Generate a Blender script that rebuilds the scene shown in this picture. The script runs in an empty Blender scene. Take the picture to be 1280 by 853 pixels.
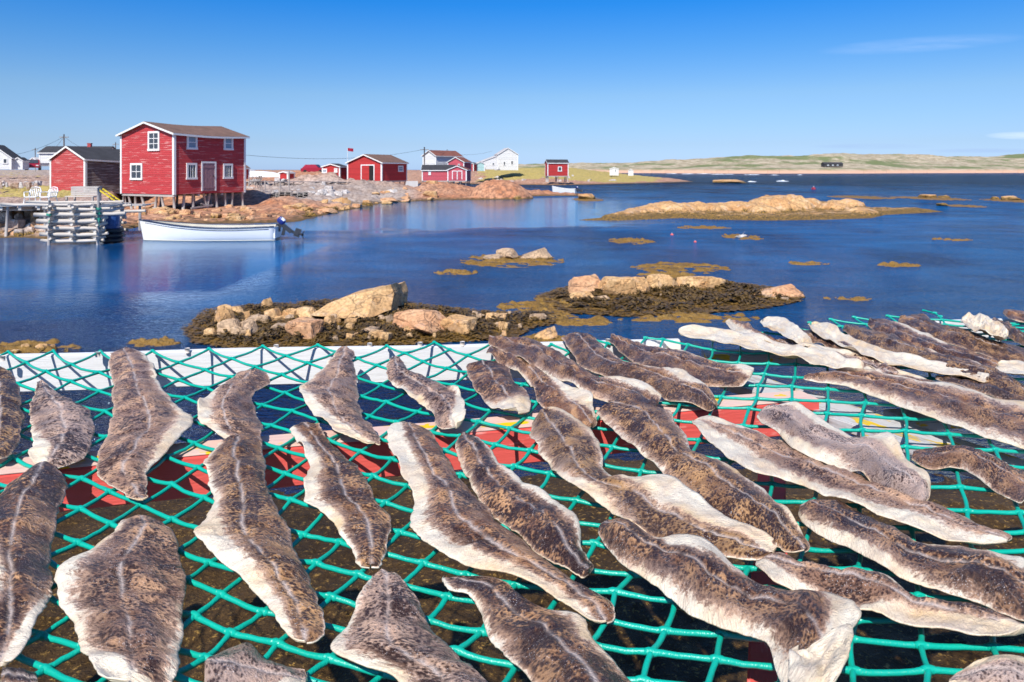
import bpy, bmesh, math, random
import numpy as np
from mathutils import Vector, Matrix, noise as mn
R = math.radians
F, HX, HY, CH = 900.0, 640.0, 212.0, 3.0      # focal length in photo pixels, principal column, horizon row, camera height above the sea
NETZ = CH - 0.75
sc = bpy.context.scene
COL = sc.collection
rnd = random.Random(7)

def P(px, py, z=0.0):
    """point of the photograph lying at height z -> world"""
    Y = (CH - z) * F / (py - HY)
    return Vector(((px - HX) / F * Y, Y, z))
def PY(px, py, Y):
    return Vector(((px - HX) / F * Y, Y, CH - (py - HY) / F * Y))

# ------------------------------------------------------------------ objects
def tag(o, label=None, cat=None, group=None, kind=None):
    if label: o['label'] = label
    if cat: o['category'] = cat
    if group: o['group'] = group
    if kind: o['kind'] = kind
    return o
def empty(name, loc=(0, 0, 0), rz=0, label=None, cat=None, group=None):
    o = bpy.data.objects.new(name, None); COL.objects.link(o)
    o.location = loc; o.rotation_euler = (0, 0, rz); o.empty_display_size = 0.1
    return tag(o, label, cat, group)
def link(name, verts, faces, mat, parent=None, smooth=False, loc=None, rz=None):
    me = bpy.data.meshes.new(name)
    me.from_pydata([tuple(v) for v in verts], [], [tuple(f) for f in faces])
    if smooth: me.polygons.foreach_set('use_smooth', [True] * len(me.polygons))
    if mat: me.materials.append(mat)
    me.update()
    o = bpy.data.objects.new(name, me); COL.objects.link(o)
    if parent: o.parent = parent
    if loc is not None: o.location = loc
    if rz is not None: o.rotation_euler = (0, 0, rz)
    return o
def copy_tree(o, parent=None):
    c = o.copy(); COL.objects.link(c); c.parent = parent
    for ch in list(o.children): copy_tree(ch, c)
    return c

class MB:
    """collects simple solids and links them as one mesh"""
    def __init__(s): s.v = []; s.f = []
    def add(s, v, f):
        n = len(s.v); s.v += [tuple(p) for p in v]; s.f += [tuple(i + n for i in q) for q in f]; return s
    def box(s, a, b):
        x0, y0, z0 = a; x1, y1, z1 = b
        return s.add([(x0,y0,z0),(x1,y0,z0),(x1,y1,z0),(x0,y1,z0),(x0,y0,z1),(x1,y0,z1),(x1,y1,z1),(x0,y1,z1)],
                     [(3,2,1,0),(4,5,6,7),(0,1,5,4),(1,2,6,5),(2,3,7,6),(3,0,4,7)])
    def bar(s, a, b, w, h, up=(0, 0, 1)):
        a = Vector(a); b = Vector(b); d = (b - a).normalized(); u = Vector(up)
        if abs(d.dot(u)) > .98: u = Vector((0, 1, 0))
        sx = d.cross(u).normalized(); sz = sx.cross(d)
        v = [p + sx * i * w / 2 + sz * j * h / 2 for p in (a, b) for i, j in ((-1,-1),(1,-1),(1,1),(-1,1))]
        return s.add(v, [(0,1,2,3),(7,6,5,4),(4,5,1,0),(5,6,2,1),(6,7,3,2),(7,4,0,3)])
    def tube(s, pts, r, n=8, cap=True):
        pts = [Vector(p) for p in pts]; rings = []
        for i, p in enumerate(pts):
            d = (pts[min(i+1, len(pts)-1)] - pts[max(i-1, 0)]).normalized()
            u = Vector((0, 0, 1)) if abs(d.z) < .9 else Vector((1, 0, 0))
            a = d.cross(u).normalized(); b = a.cross(d)
            rr = r[i] if isinstance(r, (list, tuple)) else r
            rings.append([p + (a * math.cos(t) + b * math.sin(t)) * rr for t in [2 * math.pi * k / n for k in range(n)]])
        f = []
        for i in range(len(rings) - 1):
            for k in range(n):
                f.append((i*n+k, i*n+(k+1) % n, (i+1)*n+(k+1) % n, (i+1)*n+k))
        if cap: f += [tuple(range(n)), tuple(reversed([(len(rings)-1)*n+k for k in range(n)]))]
        return s.add([p for rg in rings for p in rg], f)
    def build(s, name, mat, parent=None, smooth=False, **k):
        return link(name, s.v, s.f, mat, parent, smooth, **k)

# ------------------------------------------------------------------ materials
class NT:
    def __init__(s, name, tree=None):
        if tree is None:
            m = bpy.data.materials.new(name); m.use_nodes = True; s.m = m; tree = m.node_tree
        s.t = tree; s.t.nodes.clear()
    def n(s, ty, **k):
        nd = s.t.nodes.new(ty)
        for a, b in k.items():
            if a.startswith('i_'):
                key = a[2:]
                key = int(key) if key.isdigit() else key.replace('_', ' ')
                s.set(nd, key, b)
            else: setattr(nd, a, b)
        return nd
    def set(s, nd, key, b):
        if hasattr(b, 'bl_idname') and hasattr(b, 'outputs'): b = b.outputs[0]
        if isinstance(b, bpy.types.NodeSocket): s.t.links.new(b, nd.inputs[key])
        else:
            if isinstance(b, tuple) and len(b) == 3 and nd.inputs[key].type == 'RGBA': b = b + (1,)
            nd.inputs[key].default_value = b
    def math(s, op, a, b=0.0, c=None, clamp=False):
        nd = s.n('ShaderNodeMath', operation=op, use_clamp=clamp)
        s.set(nd, 0, a); s.set(nd, 1, b)
        if c is not None: s.set(nd, 2, c)
        return nd.outputs[0]
    def mix(s, f, a, b, blend='MIX'):
        nd = s.n('ShaderNodeMix', data_type='RGBA', blend_type=blend)
        s.set(nd, 0, f); s.set(nd, 6, a); s.set(nd, 7, b)
        return nd.outputs[2]
    def ramp(s, f, stops, interp='LINEAR'):
        nd = s.n('ShaderNodeValToRGB'); cr = nd.color_ramp; cr.interpolation = interp
        while len(cr.elements) < len(stops): cr.elements.new(0.5)
        for e, (p, c) in zip(cr.elements, stops):
            e.position = p; e.color = (c, c, c, 1) if isinstance(c, (int, float)) else tuple(c) + (1,)
        s.set(nd, 0, f); return nd.outputs[0]
    def noise(s, vec, scale, detail=4, rough=.55, dist=0.0):
        nd = s.n('ShaderNodeTexNoise'); s.set(nd, 'Scale', scale); s.set(nd, 'Detail', detail)
        s.set(nd, 'Roughness', rough); s.set(nd, 'Distortion', dist)
        if vec is not None: s.set(nd, 'Vector', vec)
        return nd.outputs[0]
    def voro(s, vec, scale, feature='F1', out=0, rand=1.0):
        nd = s.n('ShaderNodeTexVoronoi', feature=feature); s.set(nd, 'Scale', scale); s.set(nd, 'Randomness', rand)
        if vec is not None: s.set(nd, 'Vector', vec)
        return nd.outputs[out]
    def mapp(s, vec, scale=(1, 1, 1), loc=(0, 0, 0), rot=(0, 0, 0)):
        nd = s.n('ShaderNodeMapping'); s.set(nd, 'Vector', vec); s.set(nd, 'Scale', scale)
        s.set(nd, 'Location', loc); s.set(nd, 'Rotation', rot); return nd.outputs[0]
    def obj(s): return s.n('ShaderNodeTexCoord').outputs['Object']
    def pos(s): return s.n('ShaderNodeNewGeometry').outputs['Position']
    def sep(s, v):
        nd = s.n('ShaderNodeSeparateXYZ'); s.set(nd, 0, v); return nd.outputs
    def bump(s, h, strength=.5, dist=.01, normal=None):
        nd = s.n('ShaderNodeBump'); s.set(nd, 'Height', h); s.set(nd, 'Strength', strength); s.set(nd, 'Distance', dist)
        if normal is not None: s.set(nd, 'Normal', normal)
        return nd.outputs[0]
    def pbr(s, col, rough=.6, normal=None, metal=0.0, spec=.5, **k):
        b = s.n('ShaderNodeBsdfPrincipled'); s.set(b, 'Base Color', col); s.set(b, 'Roughness', rough)
        s.set(b, 'Metallic', metal); s.set(b, 'Specular IOR Level', spec)
        if normal is not None: s.set(b, 'Normal', normal)
        for a, c in k.items(): s.set(b, a.replace('_', ' '), c)
        s.out(b); return b
    def out(s, b):
        o = s.n('ShaderNodeOutputMaterial'); s.t.links.new(b.outputs[0], o.inputs[0])

def m_plain(name, col, rough=.6, var=.15, scale=8, bump=.0, metal=0.0):
    t = NT(name); o = t.obj()
    nz = t.noise(o, scale, 5)
    c = t.mix(t.math('MULTIPLY', nz, 1.0), tuple(x * (1 - var) for x in col), tuple(min(1, x * (1 + var)) for x in col))
    t.pbr(c, rough, t.bump(nz, bump, .02) if bump else None, metal)
    return t.m

def m_clap(name, col, worn=.5, worncol=(.55, .42, .38), pitch=.13, rough=.75):
    """painted clapboard: horizontal laps, faded and flaking paint"""
    t = NT(name); o = t.obj(); z = t.sep(o)[2]
    s = t.math('FRACT', t.math('DIVIDE', z, pitch))
    h = t.math('SUBTRACT', 1.0, s)
    brd = t.math('FLOOR', t.math('DIVIDE', z, pitch))
    cmb = t.n('ShaderNodeCombineXYZ'); t.set(cmb, 2, brd)
    stre = t.noise(t.mapp(o, (.55, .55, 8)), 1.5, 7, .65)
    fine = t.noise(t.mapp(o, (6, 6, 60)), 1.5, 3)
    tone = t.noise(cmb.outputs[0], 9.3, 0)
    c1 = t.mix(t.ramp(tone, [(.3, 0), (.7, 1)]), tuple(x * .8 for x in col), tuple(min(1, x * 1.12) for x in col))
    c1 = t.mix(t.math('MULTIPLY', fine, .35), c1, tuple(x * .6 for x in col))
    flake = t.ramp(t.math('ADD', stre, t.math('MULTIPLY', fine, .12)), [(.72 - .16 * worn, 0), (.78 - .13 * worn, 1)])
    c2 = t.mix(t.math('MULTIPLY', flake, min(1, .4 + worn * .5)), c1, worncol)
    gap = t.ramp(s, [(0.0, .35), (.1, 1)])
    c3 = t.mix(1.0, c2, gap, 'MULTIPLY')
    hh = t.math('ADD', t.math('MULTIPLY', h, .8), t.math('MULTIPLY', fine, .2))
    t.pbr(c3, rough, t.bump(hh, .8, .02))
    return t.m

def m_wood(name, col, dark=.5, axis=0, rough=.8, sc_=1.0):
    t = NT(name); o = t.obj()
    scl = [14, 14, 14]; scl[axis] = 1.2
    g = t.noise(t.mapp(o, tuple(x * sc_ for x in scl)), 2.2, 6, .65, .3)
    b = t.noise(o, 2.1 * sc_, 3)
    c = t.mix(t.ramp(g, [(.35, 0), (.65, 1)]), tuple(x * dark for x in col), col)
    c = t.mix(t.math('MULTIPLY', b, .5), c, tuple(x * 1.1 for x in col))
    t.pbr(c, rough, t.bump(g, .5, .006))
    return t.m

def m_painted(name, col, under=(.42, .36, .30), under_amt=.5, accent=None, axis=0, rough=.5):
    """brush painted sawn board with grain, worn edges and, if asked, splashes of another paint"""
    t = NT(name); o = t.obj()
    scl = [26, 26, 26]; scl[axis] = 2.0
    g = t.noise(t.mapp(o, tuple(scl)), 3.0, 6, .7)
    w = t.noise(o, 9, 5, .6)
    c = t.mix(t.math('MULTIPLY', g, .55), col, tuple(min(1, x * .72) for x in col))
    if accent:
        a = t.noise(t.mapp(o, (1.4, 3, 3), (3.1, 0, 0)), 6, 3)
        c = t.mix(t.ramp(a, [(.585, 0), (.605, 1)]), c, accent)
    worn = t.ramp(t.math('ADD', t.math('MULTIPLY', g, .5), t.math('MULTIPLY', w, .5)), [(.66 - .12 * under_amt, 0), (.70 - .1 * under_amt, 1)])
    c = t.mix(t.math('MULTIPLY', worn, .85), c, under)
    t.pbr(c, rough, t.bump(g, .6, .004))
    return t.m

def m_shingle(name, col, rough=.85):
    t = NT(name); o = t.obj(); z = t.sep(o)[2]
    b = t.n('ShaderNodeTexBrick'); t.set(b, 'Vector', t.mapp(o, (1, 1, 1))); t.set(b, 'Scale', 3.0)
    nz = t.noise(o, 1.6, 6, .65); f = t.noise(o, 30, 2)
    c = t.mix(t.ramp(nz, [(.3, 0), (.7, 1)]), tuple(x * .7 for x in col), tuple(x * 1.25 for x in col))
    c = t.mix(t.math('MULTIPLY', f, .5), c, tuple(x * .5 for x in col))
    row = t.math('FRACT', t.math('MULTIPLY', z, 14))
    c = t.mix(1.0, c, t.ramp(row, [(0, .6), (.15, 1)]), 'MULTIPLY')
    t.pbr(c, rough, t.bump(f, .4, .01))
    return t.m

M = {}
M['red_clap'] = m_clap('red_clapboard', (.52, .045, .05), .62, (.68, .38, .35), .135)
M['red_clap_shed'] = m_clap('red_shed_clapboard', (.50, .03, .03), .2, (.55, .25, .22), .15)
M['red_barn'] = m_clap('faded_red_clapboard', (.50, .06, .06), .75, (.6, .30, .28), .16)
M['pink_clap'] = m_clap('pinkish_clapboard', (.56, .09, .12), .2, (.7, .4, .4), .15)
M['white_clap'] = m_clap('white_clapboard', (.78, .79, .78), .1, (.6, .6, .58), .15)
M['cyan_clap'] = m_clap('pale_green_clapboard', (.45, .70, .68), .1, (.6, .6, .58), .15)
M['grey_board'] = m_clap('weathered_grey_board', (.17, .12, .11), 1.0, (.40, .36, .35), .17)
M['door_wood'] = m_wood('weathered_door_wood', (.36, .20, .22), .55, 2)
M['trim'] = m_plain('white_trim_paint', (.78, .78, .76), .5, .08, 12)
M['roof_brown'] = m_shingle('brown_shingle', (.20, .115, .085))
M['roof_black'] = m_shingle('black_shingle', (.045, .045, .052))
M['roof_rust'] = m_shingle('rust_brown_shingle', (.24, .085, .06))
M['roof_white'] = m_shingle('pale_shingle', (.55, .52, .52))
M['glass'] = m_plain('window_glass', (.05, .06, .075), .08, .3, 2)
M['glass_blue'] = m_plain('curtained_window_glass', (.20, .27, .36), .12, .3, 3)
M['dark'] = m_plain('dark_interior', (.012, .011, .012), .9)
M['log'] = m_wood('silvered_log', (.60, .54, .48), .6, 0, .8, .5)
M['post'] = m_wood('weathered_post', (.46, .41, .38), .5, 2, .8, .6)
M['oldplank'] = m_wood('grey_plank', (.50, .46, .43), .6, 0, .85, .5)
M['plastic'] = m_plain('white_plastic', (.8, .8, .8), .35, .03)
M['rope_green'] = m_plain('green_rope', (.02, .30, .22), .6)
M['yellow'] = m_plain('yellow_paint', (.72, .55, .03), .5)
M['black'] = m_plain('black_rubber', (.015, .015, .017), .4)
M['motor_blue'] = m_plain('blue_cowling_paint', (.015, .03, .20), .25)
M['motor_grey'] = m_plain('outboard_grey', (.035, .037, .045), .35)
M['hull'] = m_plain('white_hull_paint', (.80, .80, .79), .28, .05, 3)
M['hull_in'] = m_plain('cream_inside_paint', (.60, .56, .46), .5, .1, 3)
M['navy'] = m_plain('navy_stripe_paint', (.03, .04, .08), .3)
M['red_paint'] = m_plain('red_car_paint', (.30, .01, .03), .3)
M['blue_plastic'] = m_plain('blue_barrel_plastic', (.02, .06, .20), .4)
M['utility'] = m_wood('utility_pole_wood', (.30, .27, .25), .6, 2)
M['concrete'] = m_plain('pale_concrete', (.5, .5, .5), .9, .15, 3)
M['beam_white'] = m_painted('white_painted_board', (.80, .80, .80), (.50, .47, .44), .35, None)
M['beam_red'] = m_painted('red_painted_board', (.80, .12, .10), (.86, .34, .29), .9, None)
M['beam_cream'] = m_painted('worn_cream_board', (.80, .55, .47), (.62, .35, .30), .8, (.85, .55, .01))
M['beam_grey'] = m_painted('worn_white_board', (.60, .59, .60), (.34, .31, .30), 1.2, (.75, .50, .03))
M['nail'] = m_plain('pale_peg', (.7, .62, .55), .5)

def m_net():
    t = NT('green_net_twine'); o = t.obj()
    n1 = t.noise(o, 300, 2); n2 = t.noise(o, 11, 3)
    c = t.mix(n2, (.0, .33, .25), (.006, .46, .34))
    t.pbr(c, .33, t.bump(n1, .5, .002), spec=.5)
    return t.m
M['net'] = m_net()

def m_fish():
    t = NT('dried_cod')
    at = t.n('ShaderNodeAttribute', attribute_name='uvf'); u, v, fl = t.sep(at.outputs['Vector'])
    tn = t.n('ShaderNodeAttribute', attribute_name='tone'); t1, t2, rim = t.sep(tn.outputs['Vector'])
    rndv = t.n('ShaderNodeObjectInfo').outputs['Random']
    off = t.n('ShaderNodeCombineXYZ'); t.set(off, 0, u); t.set(off, 1, v); t.set(off, 2, t.math('MULTIPLY', rndv, 40))
    p = off.outputs[0]
    big = t.noise(p, 13, 4, .6)
    skew = t.n('ShaderNodeCombineXYZ'); t.set(skew, 0, t.math('MULTIPLY', t.math('ABSOLUTE', v), -.7)); skew = skew.outputs[0]
    mid = t.noise(t.mapp(p, (1, .7, 1)), 75, 4, .66, .6)
    spot = t.voro(t.mapp(p, (1.0, .75, 1)), 210, 'SMOOTH_F1')
    chev = t.noise(t.mapp(t.n('ShaderNodeVectorMath', operation='ADD', i_0=p, i_1=skew).outputs[0], (1.3, .45, 1)), 170, 3, .65, .8)
    fine = t.noise(p, 380, 3, .7)
    av = t.math('ABSOLUTE', v)
    # mottled skin: dark spots on a tan or pinkish grey ground
    pale = t.mix(t1, (.56, .29, .115), (.64, .36, .20))
    pale = t.mix(t.ramp(t.noise(t.mapp(p, (1, 1, 1), (1, 5, 2)), 16, 4, .6), [(.42, 0), (.56, .9)]), pale, t.mix(t2, (.24, .095, .036), (.17, .080, .048)))
    dark = t.mix(t2, (.060, .023, .011), (.034, .016, .015))
    s = t.math('ADD', t.math('MULTIPLY', mid, .5), t.math('MULTIPLY', chev, .5))
    s = t.math('ADD', s, t.math('MULTIPLY', t.math('SUBTRACT', spot, .36), .85))
    s = t.math('ADD', s, t.math('MULTIPLY', t.math('SUBTRACT', fine, .5), .40))
    s = t.math('ADD', s, t.math('MULTIPLY', t.math('SUBTRACT', big, .5), 1.35))
    s = t.math('SUBTRACT', s, t.math('MULTIPLY', t.math('SUBTRACT', t2, .5), .11))
    s = t.math('ADD', s, t.math('MULTIPLY', t.math('SUBTRACT', t.noise(t.mapp(p, (1, 1, 1), (4, 4, 8)), 34, 3, .6), .5), .30))
    s = t.math('ADD', s, t.math('MULTIPLY', t.math('SUBTRACT', t1, t2), .15))
    pale = t.mix(t.ramp(t1, [(.65, 0), (1, .8)]), pale, (.66, .50, .43)); pale = t.mix(t.ramp(t1, [(.0, .7), (.35, 0)]), pale, (.52, .33, .15))
    skin = t.mix(t.ramp(s, [(.44, 0), (.55, .36), (.70, 1)]), dark, pale)
    # darker flank on one side of the back: shading put into the skin colour
    sd_ = t.math('MULTIPLY', v, t.math('SIGN', t.math('SUBTRACT', rndv, .45)))
    fk = t.ramp(t.math('ADD', sd_, t.math('MULTIPLY', t.math('SUBTRACT', big, .5), .06)), [(.012, 0), (.05, .5)])
    skin = t.mix(fk, skin, t.mix(s, (.026, .014, .013), (.18, .105, .075)))
    # paler towards the flesh
    pk = t.ramp(t.math('ADD', fl, t.math('MULTIPLY', t.math('SUBTRACT', mid, .5), .6)), [(.0, 0), (.45, .75)])
    skin = t.mix(pk, skin, t.mix(s, (.30, .15, .085), (.74, .50, .37)))
    # bluish grey bloom towards some edges
    bloom = t.math('MULTIPLY', t.ramp(t.noise(t.mapp(p, (1, 1, 1), (7, 3, 0)), 9, 3), [(.54, 0), (.66, 1)]), .22)
    skin = t.mix(bloom, skin, t.mix(s, (.035, .033, .048), (.24, .22, .25)))
    # lateral line
    wob = t.math('MULTIPLY', t.math('SUBTRACT', t.noise(p, 9, 2), .5), .016)
    ll = t.ramp(t.math('ABSOLUTE', t.math('ADD', v, wob)), [(.0018, 1), (.0050, 0)])
    ll = t.math('MULTIPLY', ll, t.ramp(t.noise(t.mapp(p, (1, 1, 1), (0, 9, 0)), 16, 2), [(.38, .1), (.52, .85)]))
    skin = t.mix(ll, skin, (.62, .52, .48))
    # bright flecks: small gloss highlights painted into the skin colour
    fleck = t.ramp(t.voro(p, 300), [(.12, 1), (.26, 0)])
    fleck = t.math('MULTIPLY', fleck, t.ramp(t.noise(p, 30, 2), [(.47, 0), (.60, 1)]))
    skin = t.mix(fleck, skin, (.70, .64, .64))
    # flesh
    fe = t.noise(t.mapp(p, (1, 1, 1), (2, 1, 0)), 7, 4)
    flesh = t.mix(t.ramp(fe, [(.45, 0), (.75, 1)]), (.80, .72, .58), (.68, .45, .21))
    flesh = t.mix(t.math('MULTIPLY', t.ramp(t.math('ADD', t.math('MULTIPLY', chev, .5), t.math('MULTIPLY', big, .5)), [(.45, 0), (.62, 1)]), .5), flesh, (.52, .38, .31))
    flesh = t.mix(t.math('MULTIPLY', rim, .5), flesh, (.66, .44, .20))
    edge = t.math('ADD', fl, t.math('ADD', t.math('MULTIPLY', t.math('SUBTRACT', mid, .5), 1.1), t.math('MULTIPLY', t.math('SUBTRACT', fine, .5), .35)))
    mask = t.ramp(edge, [(.38, 0), (.62, 1)])
    c = t.mix(mask, skin, flesh)
    h = t.math('ADD', t.math('MULTIPLY', s, .55), t.math('MULTIPLY', fine, .28))
    h = t.math('ADD', h, t.math('MULTIPLY', ll, .25))
    hf = t.math('ADD', t.math('MULTIPLY', chev, .35), t.math('MULTIPLY', mid, .4))
    hm = t.n('ShaderNodeMix', data_type='FLOAT'); t.set(hm, 0, mask); t.set(hm, 2, h); t.set(hm, 3, hf)
    nm = t.bump(hm.outputs[0], 1.0, .009)
    rg = t.ramp(t.math('ADD', t.math('MULTIPLY', mid, .6), t.math('MULTIPLY', fine, .4)), [(.35, .20), (.65, .50)])
    t.pbr(c, rg, nm, spec=.55)
    return t.m
M['fish'] = m_fish()

def m_rock(name, a, b, kelp_top=None, white=0.0, crack=1.0, sc_=1.0):
    """rock: two mineral tones, cracks, lichen, and weed-dark below the tide line"""
    t = NT(name); p = t.pos(); z = t.sep(p)[2]
    n1 = t.noise(p, .9 * sc_, 6, .6); n2 = t.noise(p, 7 * sc_, 5, .65)
    c = t.mix(t.ramp(n1, [(.35, 0), (.65, 1)]), a, b)
    c = t.mix(t.ramp(n2, [(.42, 0), (.66, .75)]), c, tuple(x * .38 for x in a))
    vr = t.n('ShaderNodeTexVoronoi', feature='DISTANCE_TO_EDGE')
    t.set(vr, 'Vector', t.mapp(t.n('ShaderNodeVectorMath', operation='ADD', i_0=p, i_1=t.n('ShaderNodeTexNoise', i_Scale=1.5 * sc_).outputs[1]).outputs[0], (1, .6, 1.3)))
    t.set(vr, 'Scale', .42 * sc_)
    cr = t.ramp(vr.outputs[0], [(.0, 1), (.028, 0)])
    c = t.mix(t.math('MULTIPLY', cr, .75 * crack), c, (.05, .035, .03))
    if white:
        w = t.ramp(t.noise(p, 2.3 * sc_, 4), [(.55, 0), (.62, 1)])
        c = t.mix(t.math('MULTIPLY', w, white), c, (.62, .56, .52))
    if kelp_top is not None:
        zz = t.math('ADD', z, t.math('MULTIPLY', t.math('SUBTRACT', t.noise(p, 3 * sc_, 4), .5), kelp_top * 1.8))
        k = t.ramp(t.math('DIVIDE', zz, kelp_top * 2), [(.35, 1), (.6, 0)])
        kc = t.mix(t.ramp(t.noise(p, 12 * sc_, 4), [(.4, 0), (.6, 1)]), (.030, .022, .012), (.30, .17, .03))
        c = t.mix(k, c, kc)
    hh = t.math('ADD', t.math('MULTIPLY', n2, .6), t.math('MULTIPLY', cr, -.6 * crack))
    t.pbr(c, .85, t.bump(hh, .8, .06 / sc_))
    return t.m
M['reef_rock'] = m_rock('tan_reef_rock', (.62, .34, .14), (.72, .48, .24), .07, .12, .7, 2.2)
M['reef_rock_grey'] = m_rock('grey_reef_rock', (.42, .29, .19), (.60, .41, .25), .07, .12, .7, 2.2)
M['reef_rock_red'] = m_rock('reddish_reef_rock', (.60, .30, .15), (.70, .43, .24), .05, .12, .7, 2.0)
M['isle_rock'] = m_rock('islet_rock', (.56, .29, .115), (.66, .42, .20), .30, .2, .45, .9)
M['wall_rock'] = m_rock('shore_boulder', (.50, .32, .22), (.44, .36, .32), .25, .5, .3, 1.2)
M['pale_rock'] = m_rock('pale_boulder', (.50, .45, .42), (.66, .62, .60), None, .6, .6, 1.0)

def m_kelp(name, a, b, c_, sc_=1.0, rough=.45):
    t = NT(name); p = t.pos()
    n1 = t.noise(p, 2.2 * sc_, 5, .6); n2 = t.noise(p, 16 * sc_, 5, .7, .6)
    c = t.mix(t.ramp(n1, [(.35, 0), (.65, 1)]), a, b)
    c = t.mix(t.ramp(n2, [(.5, 0), (.72, 1)]), c, c_)
    zl = t.math('ADD', t.sep(p)[2], t.math('MULTIPLY', t.math('SUBTRACT', n1, .5), .10))
    c = t.mix(t.ramp(zl, [(.025, .85), (.06, 0)]), c, t.mix(n2, (.13, .065, .012), (.36, .20, .03)))
    t.pbr(c, rough, t.bump(n2, 1.0, .05 / sc_), spec=.5)
    return t.m
M['kelp'] = m_kelp('brown_seaweed', (.050, .032, .013), (.13, .075, .018), (.32, .18, .03))
M['kelp_gold'] = m_kelp('golden_seaweed', (.10, .06, .015), (.27, .15, .028), (.42, .25, .05), 1.5)

def m_tideflat():
    t = NT('weedy_shallows'); p = t.pos()
    n1 = t.noise(p, .8, 5, .6); n2 = t.noise(p, 26, 5, .75, .5); n3 = t.noise(p, 6, 4, .6)
    y = t.sep(p)[1]
    c = t.mix(t.ramp(n1, [(.35, 0), (.65, 1)]), (.055, .032, .013), (.12, .068, .024))
    c = t.mix(t.ramp(n2, [(.56, 0), (.66, 1)]), c, (.55, .32, .08))  # golden specks: sun glints painted into the weed colour
    c = t.mix(t.ramp(n3, [(.55, 0), (.7, .5)]), c, (.022, .018, .014))
    t.pbr(c, .5, t.bump(t.math('ADD', n2, n3), 1.0, .05), spec=.12)
    return t.m
M['flat'] = m_tideflat()

def m_land():
    t = NT('shore_ground'); p = t.pos(); z = t.sep(p)[2]
    nrm = t.sep(t.n('ShaderNodeNewGeometry').outputs['Normal'])[2]
    g = t.n('ShaderNodeAttribute', attribute_name='land'); gr, pale, _ = t.sep(g.outputs['Vector'])
    n1 = t.noise(p, .35, 6, .65); n2 = t.noise(p, 2.4, 5, .65); n3 = t.noise(p, 9, 3)
    rock = t.mix(t.ramp(n1, [(.35, 0), (.65, 1)]), (.52, .20, .085), (.62, .33, .19))
    rock = t.mix(t.ramp(n2, [(.40, .75), (.58, 0)]), rock, (.13, .07, .05))
    prock = t.mix(t.ramp(n1, [(.35, 0), (.65, 1)]), (.36, .29, .24), (.52, .46, .42))
    prock = t.mix(t.ramp(n2, [(.38, .7), (.55, 0)]), prock, (.16, .13, .12))
    rock = t.mix(t.math('ADD', pale, t.math('MULTIPLY', t.math('SUBTRACT', n2, .5), .8), clamp=True), rock, prock)
    grass = t.mix(t.ramp(n2, [(.3, 0), (.7, 1)]), (.27, .22, .055), (.56, .42, .14))
    gm = t.ramp(t.math('ADD', gr, t.math('MULTIPLY', t.math('SUBTRACT', n1, .5), 1.6)), [(.45, 0), (.55, 1)])
    c = t.mix(gm, rock, grass)
    kz = t.math('ADD', z, t.math('MULTIPLY', t.math('SUBTRACT', n2, .5), .35))
    k = t.ramp(kz, [(.05, 1), (.22, 0)])
    c = t.mix(k, c, t.mix(n2, (.03, .022, .012), (.20, .11, .025)))
    t.pbr(c, .88, t.bump(t.math('ADD', n2, t.math('MULTIPLY', n3, .4)), .8, .15))
    return t.m
M['land'] = m_land()

def m_far():
    t = NT('far_shore_ground'); p = t.pos(); z = t.sep(p)[2]
    n1 = t.noise(p, .02, 6, .7); n2 = t.noise(t.mapp(p, (1, .5, 3)), .16, 5, .7)
    c = t.mix(t.ramp(n2, [(.4, 0), (.6, 1)]), (.30, .24, .15), (.52, .44, .31))
    c = t.mix(t.ramp(n1, [(.50, 0), (.58, .9)]), c, (.13, .17, .05))
    low = t.ramp(t.math('DIVIDE', t.math('ADD', z, t.math('MULTIPLY', t.math('SUBTRACT', n2, .5), 2.0)), 8.0), [(.18, 1), (.42, 0)])
    c = t.mix(low, c, (.62, .38, .26))
    t.pbr(c, .9, t.bump(n2, .6, 2))
    return t.m
M['far'] = m_far()

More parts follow.
